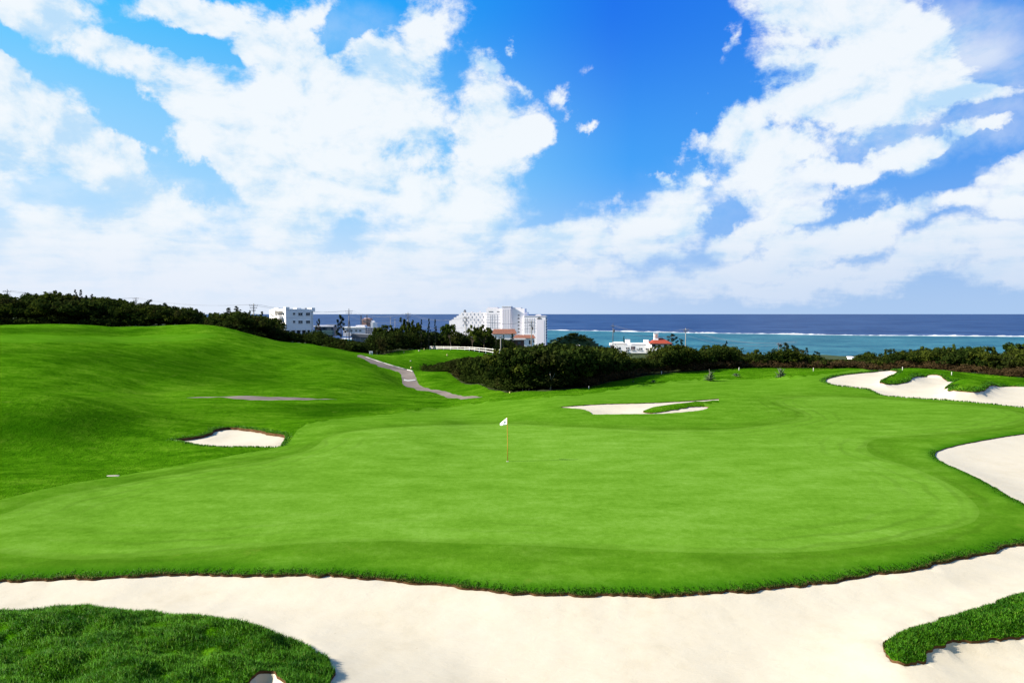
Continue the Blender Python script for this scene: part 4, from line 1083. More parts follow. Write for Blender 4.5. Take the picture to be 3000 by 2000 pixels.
for i in range(4): B.box('transom', 1069.6, 1099, 960.5 + i * 5.6, 961.2 + i * 5.6, -0.40, -0.30, M['hotelside'], gf)
B.box('side_wall', 1099.2, 1113, 960, 980, 0.2, 9, M['stone'])
for u in (1014, 1026, 1040, 1052): B.box('window', u, u + 6, 966, 971, -0.1, 0.05, M['trim'])
B = Bld('metal_shed', 'grey corrugated metal shed half sunk in the scrub below the white roof', 'shed', 1062, 340, 1006)
m_ = MB(); m_.prism([(B.X(1030), B.Z(1006)), (B.X(1102), B.Z(1006)), (B.X(1104), B.Z(990)), (B.X(1030), B.Z(986))], 0, 9); m_.build('wall', M['shed'], B.e)
m_ = MB(); m_.prism([(B.X(1026), B.Z(985.8)), (B.X(1106), B.Z(989.8)), (B.X(1100), B.Z(981)), (B.X(1032), B.Z(977))], -0.6, 10); m_.build('roof', M['trim'], B.e)
for u in (1040, 1055, 1071, 1086): B.box('rib', u, u + 0.9, 988.5, 1004, -0.12, 0.02, M['softtrim'])
B = Bld('pink_plant_building', 'pink boxy plant building with thin lattice towers against the sea', 'building', 1078, 520, 975)
B.box('wall', 1060, 1074, 934, 975, 0, 8, M['pinkwall']); B.box('upper_wall', 1074.2, 1085, 932, 975, 1, 8, M['pinkwall']); B.box('annex', 1085.2, 1099, 944, 975, 0, 8, M['hotelwhite']); B.box('roof_block', 1064, 1080, 930.5, 933.8, 2, 6, M['hotelside'])
for u, vt in ((1058.5, 923), (1075.5, 922)):
    m_ = MB(); X0, zt, zb = B.X(u), B.Z(vt), 0.0
    for sx in (-0.5, 0.5):
        for sy in (-1.5, -0.5): m_.tube([(X0 + sx, sy, zb), (X0 + sx * 0.7, sy, zt)], 0.09, 4)
    for i in range(9):
        z_ = zb + (zt - zb) * i / 9; z2 = zb + (zt - zb) * (i + 1) / 9
        m_.tube([(X0 - 0.5, -1.5, z_), (X0 + 0.5, -1.5, z2)], 0.06, 4); m_.tube([(X0 + 0.5, -0.5, z_), (X0 - 0.5, -0.5, z2)], 0.06, 4)
    m_.build('lattice_tower', M['darkmetal'], B.e)
B.box('pale_tank', 1086, 1096, 939, 943.8, 1, 5, M['hotelwhite']); B.box('window', 1077, 1082, 937, 940, 0.9, 1.05, M['trim']); B.box('window', 1063, 1070, 939, 942, -0.1, 0.05, M['trim'])
for u0, u1, v1, v0, d, lb in ((1111,1128,971,980,360,'small white shack in the scrub nearer the gridded window'), (1129,1141,968,976,370,'small cream shack in the scrub beside the row of trees')):
    B = Bld('shack', lb, 'shack', (u0 + u1) / 2, d, v0 + 8); B.box('wall', u0, u1, v1 + 2, v0 + 8, 0, 4, M['stone']); B.box('roof', u0 - 1, u1 + 1, v1, v1 + 1.9, -0.4, 4.4, M['white'])
    B.box('window', u0 + 3, u0 + 7, v1 + 3, v1 + 6, -0.1, 0.05, M['trim'])
B = Bld('shore_hut', 'little white hut above the shore beside the round dark tree', 'hut', 2504, 300, 1062)
B.box('wall', 2498, 2510, 1048, 1062, 0, 4, M['white']); B.box('roof', 2497, 2511.5, 1045.5, 1047.9, -0.4, 4.4, M['hotelside']); B.box('window', 2501, 2504, 1050, 1054, -0.1, 0.05, M['trim'])
B = Bld('roadside_cabin', 'pale grey cabin half hidden in scrub below the hotel end', 'cabin', 1691, 250, 1026)
B.box('wall', 1684, 1699, 1014, 1026, 0, 3, M['stone']); B.box('roof', 1682.5, 1700.5, 1011.5, 1013.9, -0.3, 3.3, M['hotelside']); B.box('window', 1688, 1692, 1016, 1019, -0.1, 0.05, M['trim'])
B = Bld('parked_van', 'small pale van parked behind the white fence', 'van', 1434, 260, 1015)
m_ = MB(); m_.prism([(B.X(1429), B.Z(1013.5)), (B.X(1439.5), B.Z(1013.5)), (B.X(1439.5), B.Z(1007.6)), (B.X(1437.5), B.Z(1006)), (B.X(1430.3), B.Z(1006)), (B.X(1429), B.Z(1009.5))], 0, 1.7); m_.build('body', M['hotelside'], B.e)
B.box('windscreen', 1430.3, 1438.2, 1007.2, 1009.4, -0.06, 0.02, M['glass'])
for u in (1431, 1437.5):
    m_ = MB(); m_.tube([(B.X(u), -0.05, B.Z(1013.6)), (B.X(u), 0.2, B.Z(1013.6))], 0.3, 12); m_.build('wheel', M['darkmetal'], B.e)

# villa
V_ = Bld('villa', 'white rambling villa with a red hipped roof and a little square tower', 'villa', 1880, 280, 1034, math.radians(-7))
vw = V_.box('wall', 1802, 1915, 1011, 1034, 0, 9, M['warmwhite'])
V_.box('roof_deck', 1797, 1829, 1004.5, 1006.5, 2, 10, M['warmwhite']); V_.box('parapet', 1845, 1905, 1006.5, 1010.9, 1.5, 9, M['warmwhite'])
V_.box('roof_slope', 1798, 1835, 1006.6, 1010.9, 0.6, 9, M['curb']); V_.box('roof_strip', 1851, 1893, 1009.2, 1010.9, 0.3, 1.4, M['trim'])
V_.box('chimney_block', 1834, 1848, 995.5, 1010.9, 2, 4.5, M['warmwhite']); V_.box('chimney_block', 1888, 1902, 996, 1010.9, 2, 4.5, M['warmwhite'])
V_.box('chimney_flue', 1836.5, 1838.5, 993.5, 995.4, 2.6, 3.2, M['trim']); V_.box('chimney_flue', 1841, 1843, 993.8, 995.4, 2.6, 3.2, M['trim'])
V_.box('porch_slab', 1787.5, 1801.8, 1007, 1012.5, 0.3, 8, M['warmwhite']); V_.box('porch_recess', 1790.5, 1801.8, 1012.6, 1024, 3.0, 8, M['brownglass'])
V_.box('porch_post', 1789.5, 1790.6, 1012.6, 1024, 0.5, 0.9, M['trim'])
for u0, u1, v1, v0, mt in ((1810,1819.2,1018,1025,'glass'),(1835,1845,1018,1022.3,'glass'),(1835,1843.5,1026,1029.5,'glass'),(1850,1861,1014.3,1025.2,'brownglass'),(1865,1870,1021,1023.3,'trim'),(1873,1882,1019.3,1025,'curtain'),(1892.5,1901,1020,1025.2,'glass'),(1906,1911,1022.5,1026,'trim')):
    w_ = V_.box('window', u0, u1, v1, v0, -0.06, 0.04, M[mt])
    V_.box('sill', u0 - 0.6, u1 + 0.6, v0 + 0.1, v0 + 0.9, -0.22, 0.04, M['white'], w_)
    if u1 - u0 > 8: V_.box('frame', (u0 + u1) / 2 - 0.3, (u0 + u1) / 2 + 0.3, v1 + 0.1, v0 - 0.1, -0.1, -0.05, M['white'], w_)
pv = V_.box('pavilion', 1907, 1957, 1004.9, 1034, -2.5, 8, M['warmwhite'])
for u0, u1, v1, v0 in ((1909,1919,1007,1014.5),(1926,1934,1008,1016),(1943.5,1951.5,1008,1016)): V_.box('window', u0, u1, v1, v0, -2.6, -2.4, M['glass'], pv)
m_ = MB(); m_.hip(V_.X(1902), V_.X(1966), -3.6, 9, V_.Z(1004.8), V_.Z(990), 24 * 0.14); m_.build('roof', M['redtile'], V_.e)
V_.box('eave', 1902.5, 1965.5, 1004.9, 1006.3, -3.4, 8.8, M['curb'])
V_.box('side_recess', 1957.2, 1966, 1006.5, 1021, -1.5, 7, M['brownglass'])
for u in (1966.3, 1956.8): V_.box('arcade_post', u, u + 1.6, 1006.4, 1034, -2.45, -1.9, M['warmwhite'])
twr = V_.box('bell_tower', 1916, 1928.5, 977, 996, 0.2, 2.0, M['warmwhite'])
arch(V_, 'tower_opening', 1919.5, 1925.8, 980, 988.5, 0.08, 0.3, M['pinkwall'], twr)
V_.box('tower_cap', 1915.4, 1929.1, 976, 977, 0.0, 2.2, M['warmwhite'], twr)
V_.box('terrace_wall', 1957, 1990, 1019, 1034, -3, -2.6, M['stone'])

# ------------------------------------------------------------------ utility poles and lines
TOPS = {}
def pole(key, u, vt, d, arms, label, vb=None, rad=0.16, stays=False, box=False, group=None, mat='concrete'):
    x, y, zt = P(u, vt, d); zb = float(Zg([x], [y])[0]) if vb is None else P(u, vb, d)[2]
    e = empty('utility_pole', (x, y, zb)); tag(e, label, 'utility pole', group); H = zt - zb
    m_ = MB(); m_.tube([(0,0,-1.5),(0,0,H*0.5),(0,0,H)],[rad*1.25,rad,rad*0.7],10); m_.build('pole', M[mat], e, True)
    for dz, wid in arms:
        m_ = MB(); m_.box(-wid/2, wid/2, -0.07-rad, 0.07-rad, H-dz-0.07, H-dz+0.07); a_ = m_.build('crossarm', M['darkmetal'], e)
        for s in (-0.46, -0.2, 0.2, 0.46):
            m_ = MB(); m_.tube([(s*wid,-rad,H-dz+0.071),(s*wid,-rad,H-dz+0.38)],[0.075,0.05],8); m_.build('insulator', M['trim'], a_)
    if box:
        m_ = MB(); m_.tube([(0.42,-0.1,H-3.6),(0.42,-0.1,H-2.4)],0.3,10); m_.build('transformer', M['darkmetal'], e)
    if stays:
        m_ = MB()
        for s in (-1, 1): m_.tube([(0,0,H*0.72),(s*1.9,0.4,-1)],0.11,6)
        for k in range(1,5): m_.tube([(-1.9*(1-k/6),0,H*0.72*k/6),(1.9*(1-k/6),0,H*0.72*k/6)],0.06,5)
        m_.build('brace', M['darkmetal'], e)
    TOPS[key] = [(x + s*arms[0][1], y, zt - arms[0][0] + 0.4) for s in (-0.46, 0.46)] + [(x, y - 0.2, zt - (arms[-1][0] + 1.0))]
    return e
pole('a', 21, 847, 250, [(0.9,3.0),(1.9,2.2)], 'utility pole above the trees at the photo edge')
pole('b', 73, 855, 340, [(0.8,1.8)], 'very thin far utility pole in the notch before the wide flat tree')
pole('c', 398, 871, 330, [(0.6,2.8),(1.6,2.2)], 'distant utility pole showing between crest trees', rad=0.2)
pole('d', 743, 889, 230, [(0.7,2.8),(1.5,2.4),(2.4,1.4)], 'concrete pole with double crossarms before the white apartment block', rad=0.2)
pole('e', 1022, 904, 330, [(1.3,3.6),(2.3,3.0)], 'dark braced pole with splayed legs beside the lone casuarina', stays=True, mat='darkmetal', rad=0.22)
pole('f', 1195, 914, 290, [(0.9,2.2),(1.8,2.6),(2.6,1.8)], 'grey pole with three crossarms above the scrub by the conifer row', rad=0.2)
pole('g', 1144, 929, 400, [(0.7,1.4)], 'thin bare pole against the sea before the conifer row')
pole('h', 1157, 933, 410, [(0.7,1.4)], 'shorter thin pole next to the bare one against the sea')
pole('i', 1365, 926, 250, [(0.8,2.2),(1.9,2.4),(3.0,1.6)], 'pole standing in front of the hotel stepped wing', rad=0.2)
pole('j', 1557, 938, 255, [(0.8,2.4),(1.9,1.8)], 'dark pole in front of the hotel seaward end', box=True, rad=0.2)
pole('k', 1467, 983, 210, [(0.5,1.0)], 'short weathered pole before the small conifers at the hotel foot')
pole('l', 1796, 947, 270, [(1.2,1.6)], 'slim pole with transformer beside the villa porch', box=True, mat='darkmetal')
pole('m', 2009, 961, 230, [(0.7,1.8),(1.3,1.4)], 'pale pole standing clear against the lagoon by the villa', rad=0.15)
pole('n', 2281, 1004, 225, [(0.5,1.2)], 'thin pole just before the feathery casuarinas', mat='darkmetal')
pole('o', 2288, 1006, 225, [(0.5,1.2)], 'thin pole touching the feathery casuarinas', mat='darkmetal')
def wires(a, b, label, sag=1.6, r=0.03):
    m_ = MB()
    for p, q in zip(TOPS[a], TOPS[b]):
        pts_ = [Vector(p).lerp(Vector(q), t / 12) - Vector((0, 0, sag * 4 * (t / 12) * (1 - t / 12))) for t in range(13)]
        m_.tube(pts_, r, 4)
    tag(m_.build('power_line', M['wire']), label, 'power line')
TOPS['z'] = [(-330, 250, 13.5), (-330, 252, 13.5), (-330, 251, 12.6)]
wires('a', 'c', 'faint power lines over the hill crest trees'); wires('c', 'd', 'power lines from the crest to the double-armed pole')
wires('d', 'e', 'power lines passing in front of the white apartment block'); wires('e', 'f', 'power lines crossing the sea view over the low white buildings', 2.2)
wires('f', 'i', 'power lines running past the conifer row to the hotel', 2.0); wires('i', 'j', 'power lines across the hotel face')
TOPS['p'] = [P(2330, 1000, 180), P(2336, 1000, 180), P(2333, 1004, 180)]
wires('m', 'p', 'power lines dipping across the lagoon from the pale pole', 2.0)
wires('l', 'm', 'power lines over the villa roof', 1.8)

# ------------------------------------------------------------------ white fence on the knoll
FN = [(1260,1013.5,1024,236),(1280,1013.8,1024,234),(1300,1014,1024,232),(1320,1014.2,1024.2,230),(1340,1014.4,1024.5,228),(1361,1015,1025.4,226),(1375,1015.6,1026.3,224),(1390,1016.4,1027.5,222),(1404,1017.2,1028.6,220),(1423,1018.6,1030.3,218),(1443,1020.4,1032,216),(1464,1021.8,1033.6,214)]
fe = empty('rail_fence', P(1362, 1027, 226)); tag(fe, 'white post and rail fence along the crest of the green knoll', 'fence')
off = Vector(fe.location)
prevp = None
for u, vt, vb, d in FN:
    x, y, zt = P(u, vt, d); zb = float(Zg([x], [y])[0]); zb = min(zb, P(u, vb, d)[2])
    m_ = MB(); m_.box(x-off.x-0.09, x-off.x+0.09, y-off.y-0.09, y-off.y+0.09, zb-off.z-0.3, zt-off.z); m_.build('post', M['white'], fe)
    if prevp:
        for fr in (0.12, 0.55):
            a_ = Vector((prevp[0], prevp[1]-0.14, prevp[2]-(prevp[2]-prevp[3])*fr)) - off; b_ = Vector((x, y-0.14, zt-(zt-zb)*fr)) - off
            m_ = MB(); dz = Vector((0,0,0.075)); dy = Vector((0,0.05,0))
            m_.add([a_-dz-dy, b_-dz-dy, b_+dz-dy, a_+dz-dy, a_-dz+dy, b_-dz+dy, b_+dz+dy, a_+dz+dy], [(0,1,2,3),(7,6,5,4),(0,4,5,1),(3,2,6,7),(1,5,6,2),(0,3,7,4)])
            m_.build('rail', M['white'], fe)
    prevp = (x, y, zt, zb)

# ------------------------------------------------------------------ markers
def marker(u, v, h_px, w_px, label, mat, name='marker_post', cat='marker', group=None):
    g = ground_at([u], [v], Zg)[0]; d = g[1]; s = d / FPX
    m_ = MB(); r = w_px * s / 2; H = h_px * s
    m_.tube([(0,0,-0.25),(0,0,H*0.9),(0,0,H)],[r,r,r*0.6],8)
    o = m_.build(name, mat, None, True); o.location = g; tag(o, label, cat, group); return o
marker(1725,1139,9,2.2,'white stake on the ravine edge above the flat bunker',M['stake'])
marker(1938,1095,8,2.2,'white stake at the bend of the reddish scrub',M['stake'])
marker(2165,1084,8,2.0,'white stake behind the low agave rosette',M['stake'])
marker(2383,1086,9,2.0,'white stake past the upright agave',M['stake'])
marker(2644,1083,9,2.0,'white stake on the rise behind the scalloped bunker',M['stake'])
marker(2788,1097,8,2.2,'white stake below the tallest coastal tree',M['stake'])
marker(1494,1151,4,4.5,'yellowish marker stub at the ravine lip',M['yellow'])
marker(1267,1079,6,4,'yellow marker on the slope right under the fence start',M['yellow'])
marker(1310,1042,5,4,'pale marker on the fenced knoll turf',M['yellow'])
marker(1205,1079,5,6,'yellowish stub beside the end of the path curb',M['yellow'])
marker(1105,1037,6,2.6,'pale stake beside the box sign at the path top',M['stake'])
marker(1183,1035,6,2.6,'pale stake on the knoll skyline between sign and fence',M['yellow'])
marker(1243,1026,6,2.6,'yellowish stake just before the fence start',M['yellow'])
marker(1228,1028,3,6,'pale stub on the knoll before the fence start',M['stone'])
marker(1203,1059,3.5,4,'small pale stub on the knoll slope',M['stone'])
g = ground_at([1087], [1040], Zg)[0]; s = g[1] / FPX
e = empty('notice_sign', g); tag(e, 'small white tee sign standing where the path tops the rise', 'sign')
for sx in (-3.5, 3.5): m_ = MB(); m_.box(sx*s-0.05, sx*s+0.05, -0.05, 0.05, -0.3, 7*s); m_.build('leg', M['softtrim'], e)
m_ = MB(); m_.box(-5*s, 5*s, -0.15, 0.0, 4*s, 11.5*s); m_.build('board', M['hotelside'], e)
m_ = MB(); m_.box(-2.5*s, 2.5*s, -0.18, -0.152, 5.5*s, 9*s); m_.build('panel', M['trim'], e)
# curb of the path
cl = smooth_loop([(1072,1046),(1102,1056),(1153,1072),(1203,1085.5),(1209,1088)], 4, False)
g = ground_at(cl[:, 0], cl[:, 1], Zg)
m_ = MB()
for i in range(len(g) - 1):
    a_, b_ = Vector(g[i]), Vector(g[i + 1]); t = (b_ - a_).normalized(); nn = Vector((-t.y, t.x, 0)) * 0.09
    m_.add([a_-nn-Vector((0,0,.1)), b_-nn-Vector((0,0,.1)), b_+nn-Vector((0,0,.1)), a_+nn-Vector((0,0,.1)), a_-nn+Vector((0,0,.10)), b_-nn+Vector((0,0,.10)), b_+nn+Vector((0,0,.10)), a_+nn+Vector((0,0,.10))],
           [(4,5,6,7),(0,1,5,4),(2,3,7,6)] + ([(3,0,4,7)] if i == 0 else []) + ([(1,2,6,5)] if i == len(g) - 2 else []))
tag(m_.build('path_kerb', M['curb']), 'white kerb line along the upper side of the winding path', 'kerb')
cl = np.array([(1183,1111),(1196,1113.5),(1217,1111.5),(1218,1114.5),(1197,1117),(1183,1115)], float)
g = ground_at(cl[:, 0], cl[:, 1], Zg); me = bpy.data.meshes.new('drain_strip')
me.from_pydata([(p[0], p[1], p[2] + 0.05) for p in g] + [(p[0], p[1], p[2] - 0.1) for p in g], [], [(5,4,3,2,1,0)] + [(i, (i+1) % 6, (i+1) % 6 + 6, i + 6) for i in range(6)]); me.update()
tag(link_mesh('drain_channel', me, M['curb']), 'pale drain channel laid across the bend of the path', 'drain')
# drain cover in the turf
g = ground_at([328], [1394], Zg)[0]
m_ = MB(); m_.prism([(-0.24,-0.1),(0.25,-0.1),(0.27,0.0),(0.18,0.02),(-0.16,0.016),(-0.26,-0.005)], -0.09, 0.09)
o = m_.build('drain_cover', M['stone']); o.location = g; o.rotation_euler = (0.1, 0, 0.1); tag(o, 'small pale drain cover lying in the turf below the dark slope', 'drain cover')

# ------------------------------------------------------------------ flag
g = ground_at([1487], [1351], Zg)[0]; d = g[1]; s = d / FPX
e = empty('golf_flag', g, math.radians(-22)); tag(e, 'white golf flag drooping on a thin yellow-brown stick', 'flag')
Hs = 130 * s
m_ = MB(); m_.tube([(0,0,-0.1),(0.006,0,Hs*0.4),(-0.004,0,Hs*0.8),(-0.018,0,Hs)],[0.021,0.020,0.019,0.017],8); m_.build('flagstick', M['polepaint'], e, True)
nx, nz = 14, 8; V = []; F_ = []
for j in range(nz + 1):
    for i in range(nx + 1):
        t = i / nx; w = j / nz
        top = Vector((-0.018 - 24 * s * t, 0, Hs - 20 * s * t)); bot = Vector((-0.016 - 22.5 * s * t, 0, Hs - 20.5 * s - 3.2 * s * math.sin(t * PI * 0.55) * 1.2))
        p = bot.lerp(top, w); p.y = 0.03 * math.sin(t * 7 + w * 2) * t - 0.012
        V.append(tuple(p))
for j in range(nz):
    for i in range(nx): a_ = j*(nx+1)+i; F_.append((a_, a_+1, a_+nx+2, a_+nx+1))
me = bpy.data.meshes.new('flag_cloth'); me.from_pydata(V, [], F_); me.update(); me.polygons.foreach_set('use_smooth', [True]*len(F_))
fl = link_mesh('flag_cloth', me, M['flag'], e); sm = fl.modifiers.new('thick', 'SOLIDIFY'); sm.thickness = 0.004
m_ = MB(); cx_, cz_ = -10 * s, Hs - 12.5 * s
ring = [(cx_ + 2.6*s*math.cos(q), -0.045, cz_ + 2.8*s*math.sin(q)) for q in np.linspace(0.3, PI*1.25, 12)]
m_.tube(ring, 0.006, 5); m_.tube([(cx_-1.5*s, -0.045, cz_-1*s), (cx_+1.2*s, -0.045, cz_+0.8*s)], 0.008, 5); m_.build('printed_emblem', M['emblem'], fl)
m_ = MB(); cp = [(0.058*math.cos(q), 0.058*math.sin(q)) for q in np.linspace(0, 2*PI, 17)[:-1]]
m_.tube([(0,0,-0.08),(0,0,0.006)],0.056,16); m_.build('cup', M['stake'], e)

# ------------------------------------------------------------------ agaves
def agave(u, v, wpx, hpx, label, seed, n=26, tilt=(0, 0), spike=False):
    g = ground_at([u], [v], Zg)[0]; s = g[1] / FPX; r = random.Random(seed)
    e = empty('agave_plant', g); tag(e, label, 'agave')
    W_, H_ = wpx * s, hpx * s
    for k in range(n):
        a = k * 2.399 + r.random() * 0.4; t = (k + 0.5) / n; el = 0.10 + 1.25 * t ** 1.5 + r.uniform(-.15, .15)
        L = math.hypot(W_ / 2 * math.cos(el), H_ * math.sin(el)) * r.uniform(0.8, 1.08)
        wd = 0.105 * L + 0.03; m_ = MB(); V = []; nseg = 7
        dirx, diry = math.cos(a), math.sin(a); px_, py_ = -diry, dirx
        hx = 0.0; hz = 0.05
        for i in range(nseg + 1):
            q = i / nseg; ang = el + 0.35 - 1.25 * q * q * (1 - t * 0.6) + r.uniform(-.03, .03)
            w2 = wd * (0.7 + 0.9 * q - 1.6 * q ** 2.4) * (1 if i < nseg else 0.03); w2 = max(w2, 0.006)
            cx_, cy_, cz_ = hx * dirx + tilt[0] * hz, hx * diry + tilt[1] * hz, hz
            V += [(cx_ - px_*w2, cy_ - py_*w2, cz_ + 0.35*w2), (cx_, cy_, cz_ - 0.12*w2), (cx_ + px_*w2, cy_ + py_*w2, cz_ + 0.35*w2)]
            hx += L / nseg * math.cos(ang); hz += L / nseg * math.sin(ang)
        F_ = []
        for i in range(nseg):
            b0 = i * 3; F_ += [(b0, b0+1, b0+4, b0+3), (b0+1, b0+2, b0+5, b0+4)]
        me = bpy.data.meshes.new('leaf'); me.from_pydata(V, [], F_); me.update(); me.polygons.foreach_set('use_smooth', [True]*len(F_))
        at = me.attributes.new('tint', 'FLOAT', 'POINT'); tv = r.random(); at.data.foreach_set('value', [tv] * len(V))
        lf = link_mesh('leaf', me, M['agave'], e); sd = lf.modifiers.new('thick', 'SOLIDIFY'); sd.thickness = 0.03
    if spike: m_ = MB(); m_.tube([(0,0,0),(0.05,0,H_*0.9),(0.02,0,H_*1.15)],[0.04,0.03,0.012],7); m_.build('flower_stalk', M['palebark'], e, True)
    return e
agave(2077,1116,40,31,'grey-green agave slumped to one side on the far turf',1,34,(0.25,0),True)
agave(2287,1103,32,34,'upright grey-green agave with a dense dark base on the far turf',2,34)
agave(2157,1104,28,9,'low flat agave rosette between the two bigger agaves',3,18)
agave(1914,1121,17,9,'tiny agave tuft on the turf nearer the flat bunker',4,14)
agave(1855,1121,10,6,'smallest spiky seedling at the far turf edge',5,10)

# rocky wooded headland behind the hotel
m_ = MB(); cx_, cy_, _ = P(1668, 1000, 620); V = []; F_ = []
na, nr = 40, 14
for j in range(nr + 1):
    for i in range(na):
        q = 2 * PI * i / na; r_ = j / nr
        hgt = (1 - r_ ** 2) ** 0.8 * 16.5 * (0.85 + 0.5 * float(fbm([math.cos(q) * r_ * 2 + 5], [math.sin(q) * r_ * 2], 3, 6)[0]))
        V.append((cx_ + math.cos(q) * r_ * 30 + 3, cy_ + math.sin(q) * r_ * 34, SEA - 1 + hgt))
for j in range(nr):
    for i in range(na): F_.append((j*na+i, j*na+(i+1) % na, (j+1)*na+(i+1) % na, (j+1)*na+i))
tag(link_mesh('headland', np_mesh('headland', V, F_, True), M['floor']), 'dark scrub covered headland sticking out into the lagoon', 'headland', kind='structure')
HV = np.array(V); cand = []
for k in rng.choice(len(HV), 260): cand.append((HV[k, 0] + rng.normal(), HV[k, 1] + rng.normal(), HV[k, 2] - 0.6, 1.6 + 1.6 * rng.random(), 3.5 + 2 * rng.random()))
cand += [(cx_ + 5, cy_ - 3, SEA + 14.0, 4.2, 4.0), (cx_ + 2.5, cy_ - 3, SEA + 14.0, 3.0, 4.0)]
mass('headland_scrub', cand, 'low dark scrub growing over the headland', 'scrub', M['wood'], 120, ('bush',), 2.0)

# ------------------------------------------------------------------ camera, sun, sky
cam = bpy.data.cameras.new('camera'); cam.lens = 24.0; cam.sensor_width = 36.0; cam.clip_start = 0.1; cam.clip_end = 120000
co_ = bpy.data.objects.new('camera', cam); COL.objects.link(co_); co_.location = (0, 0, HC); co_.rotation_euler = (PI / 2 - PITCH, 0, 0); S.camera = co_
SUN_AZ, SUN_EL = math.radians(-95), math.radians(31)
sd = Vector((math.sin(SUN_AZ) * math.cos(SUN_EL), math.cos(SUN_AZ) * math.cos(SUN_EL), math.sin(SUN_EL)))
L = bpy.data.lights.new('sun', 'SUN'); L.energy = 5.0; L.angle = math.radians(0.5); L.color = (1.0, 0.92, 0.79)
lo = bpy.data.objects.new('sun', L); COL.objects.link(lo); lo.rotation_euler = sd.to_track_quat('Z', 'Y').to_euler(); lo.location = (-60, -10, 80)
EXPO = 1.42
S.view_settings.view_transform = 'Standard'; S.view_settings.look = 'None'; S.view_settings.exposure = EXPO; S.view_settings.gamma = 1.0; S.view_settings.use_curve_mapping = False
S.cycles.max_bounces = 6; S.cycles.diffuse_bounces = 3; S.cycles.transparent_max_bounces = 4; S.cycles.use_denoising = True

w = bpy.data.worlds.new('World'); S.world = w; w.use_nodes = True
nt = w.node_tree; bg = nt.nodes['Background']; STR = 0.1; bg.inputs['Strength'].default_value = STR
KS = 1.0 / (STR * 2 ** EXPO)          # display value 1 in background units
sky = nt.nodes.new('ShaderNodeTexSky'); sky.sky_type = 'NISHITA'; sky.sun_disc = False
sky.sun_elevation = SUN_EL; sky.sun_rotation = SUN_AZ; sky.air_density = 1.0; sky.dust_density = 0.4; sky.ozone_density = 2.5
gen = nt.nodes.new('ShaderNodeTexCoord').outputs['Generated']
sp = nt.nodes.new('ShaderNodeSeparateXYZ'); nt.links.new(gen, sp.inputs[0])
dy = math_(nt, 'MAXIMUM', sp.outputs[1], 0.12)
fx_, fz_ = math_(nt, 'DIVIDE', sp.outputs[0], dy), math_(nt, 'DIVIDE', sp.outputs[2], dy)
cb = nt.nodes.new('ShaderNodeCombineXYZ'); nt.links.new(fx_, cb.inputs[0]); nt.links.new(fz_, cb.inputs[1])
wn = N(nt, 'ShaderNodeTexNoise', Scale=3.2, Detail=4.0, Roughness=0.6); nt.links.new(gen, wn.inputs['Vector'])
ws = N(nt, 'ShaderNodeVectorMath', _operation='MULTIPLY_ADD'); nt.links.new(wn.outputs['Color'], ws.inputs[0]); ws.inputs[1].default_value = (0.20, 0.16, 0.0); ws.inputs[2].default_value = (-0.10, -0.08, 0.0)
wn2 = N(nt, 'ShaderNodeTexNoise', Scale=15.0, Detail=5.0, Roughness=0.65); nt.links.new(gen, wn2.inputs['Vector'])
ws2 = N(nt, 'ShaderNodeVectorMath', _operation='MULTIPLY_ADD'); nt.links.new(wn2.outputs['Color'], ws2.inputs[0]); ws2.inputs[1].default_value = (0.10, 0.085, 0.0); nt.links.new(ws.outputs[0], ws2.inputs[2])
sub = N(nt, 'ShaderNodeVectorMath', _operation='SUBTRACT'); nt.links.new(ws2.outputs[0], sub.inputs[0]); sub.inputs[1].default_value = (0.05, 0.0425, 0.0); ws = sub
ad = N(nt, 'ShaderNodeVectorMath', _operation='ADD'); nt.links.new(cb.outputs[0], ad.inputs[0]); nt.links.new(ws.outputs[0], ad.inputs[1])
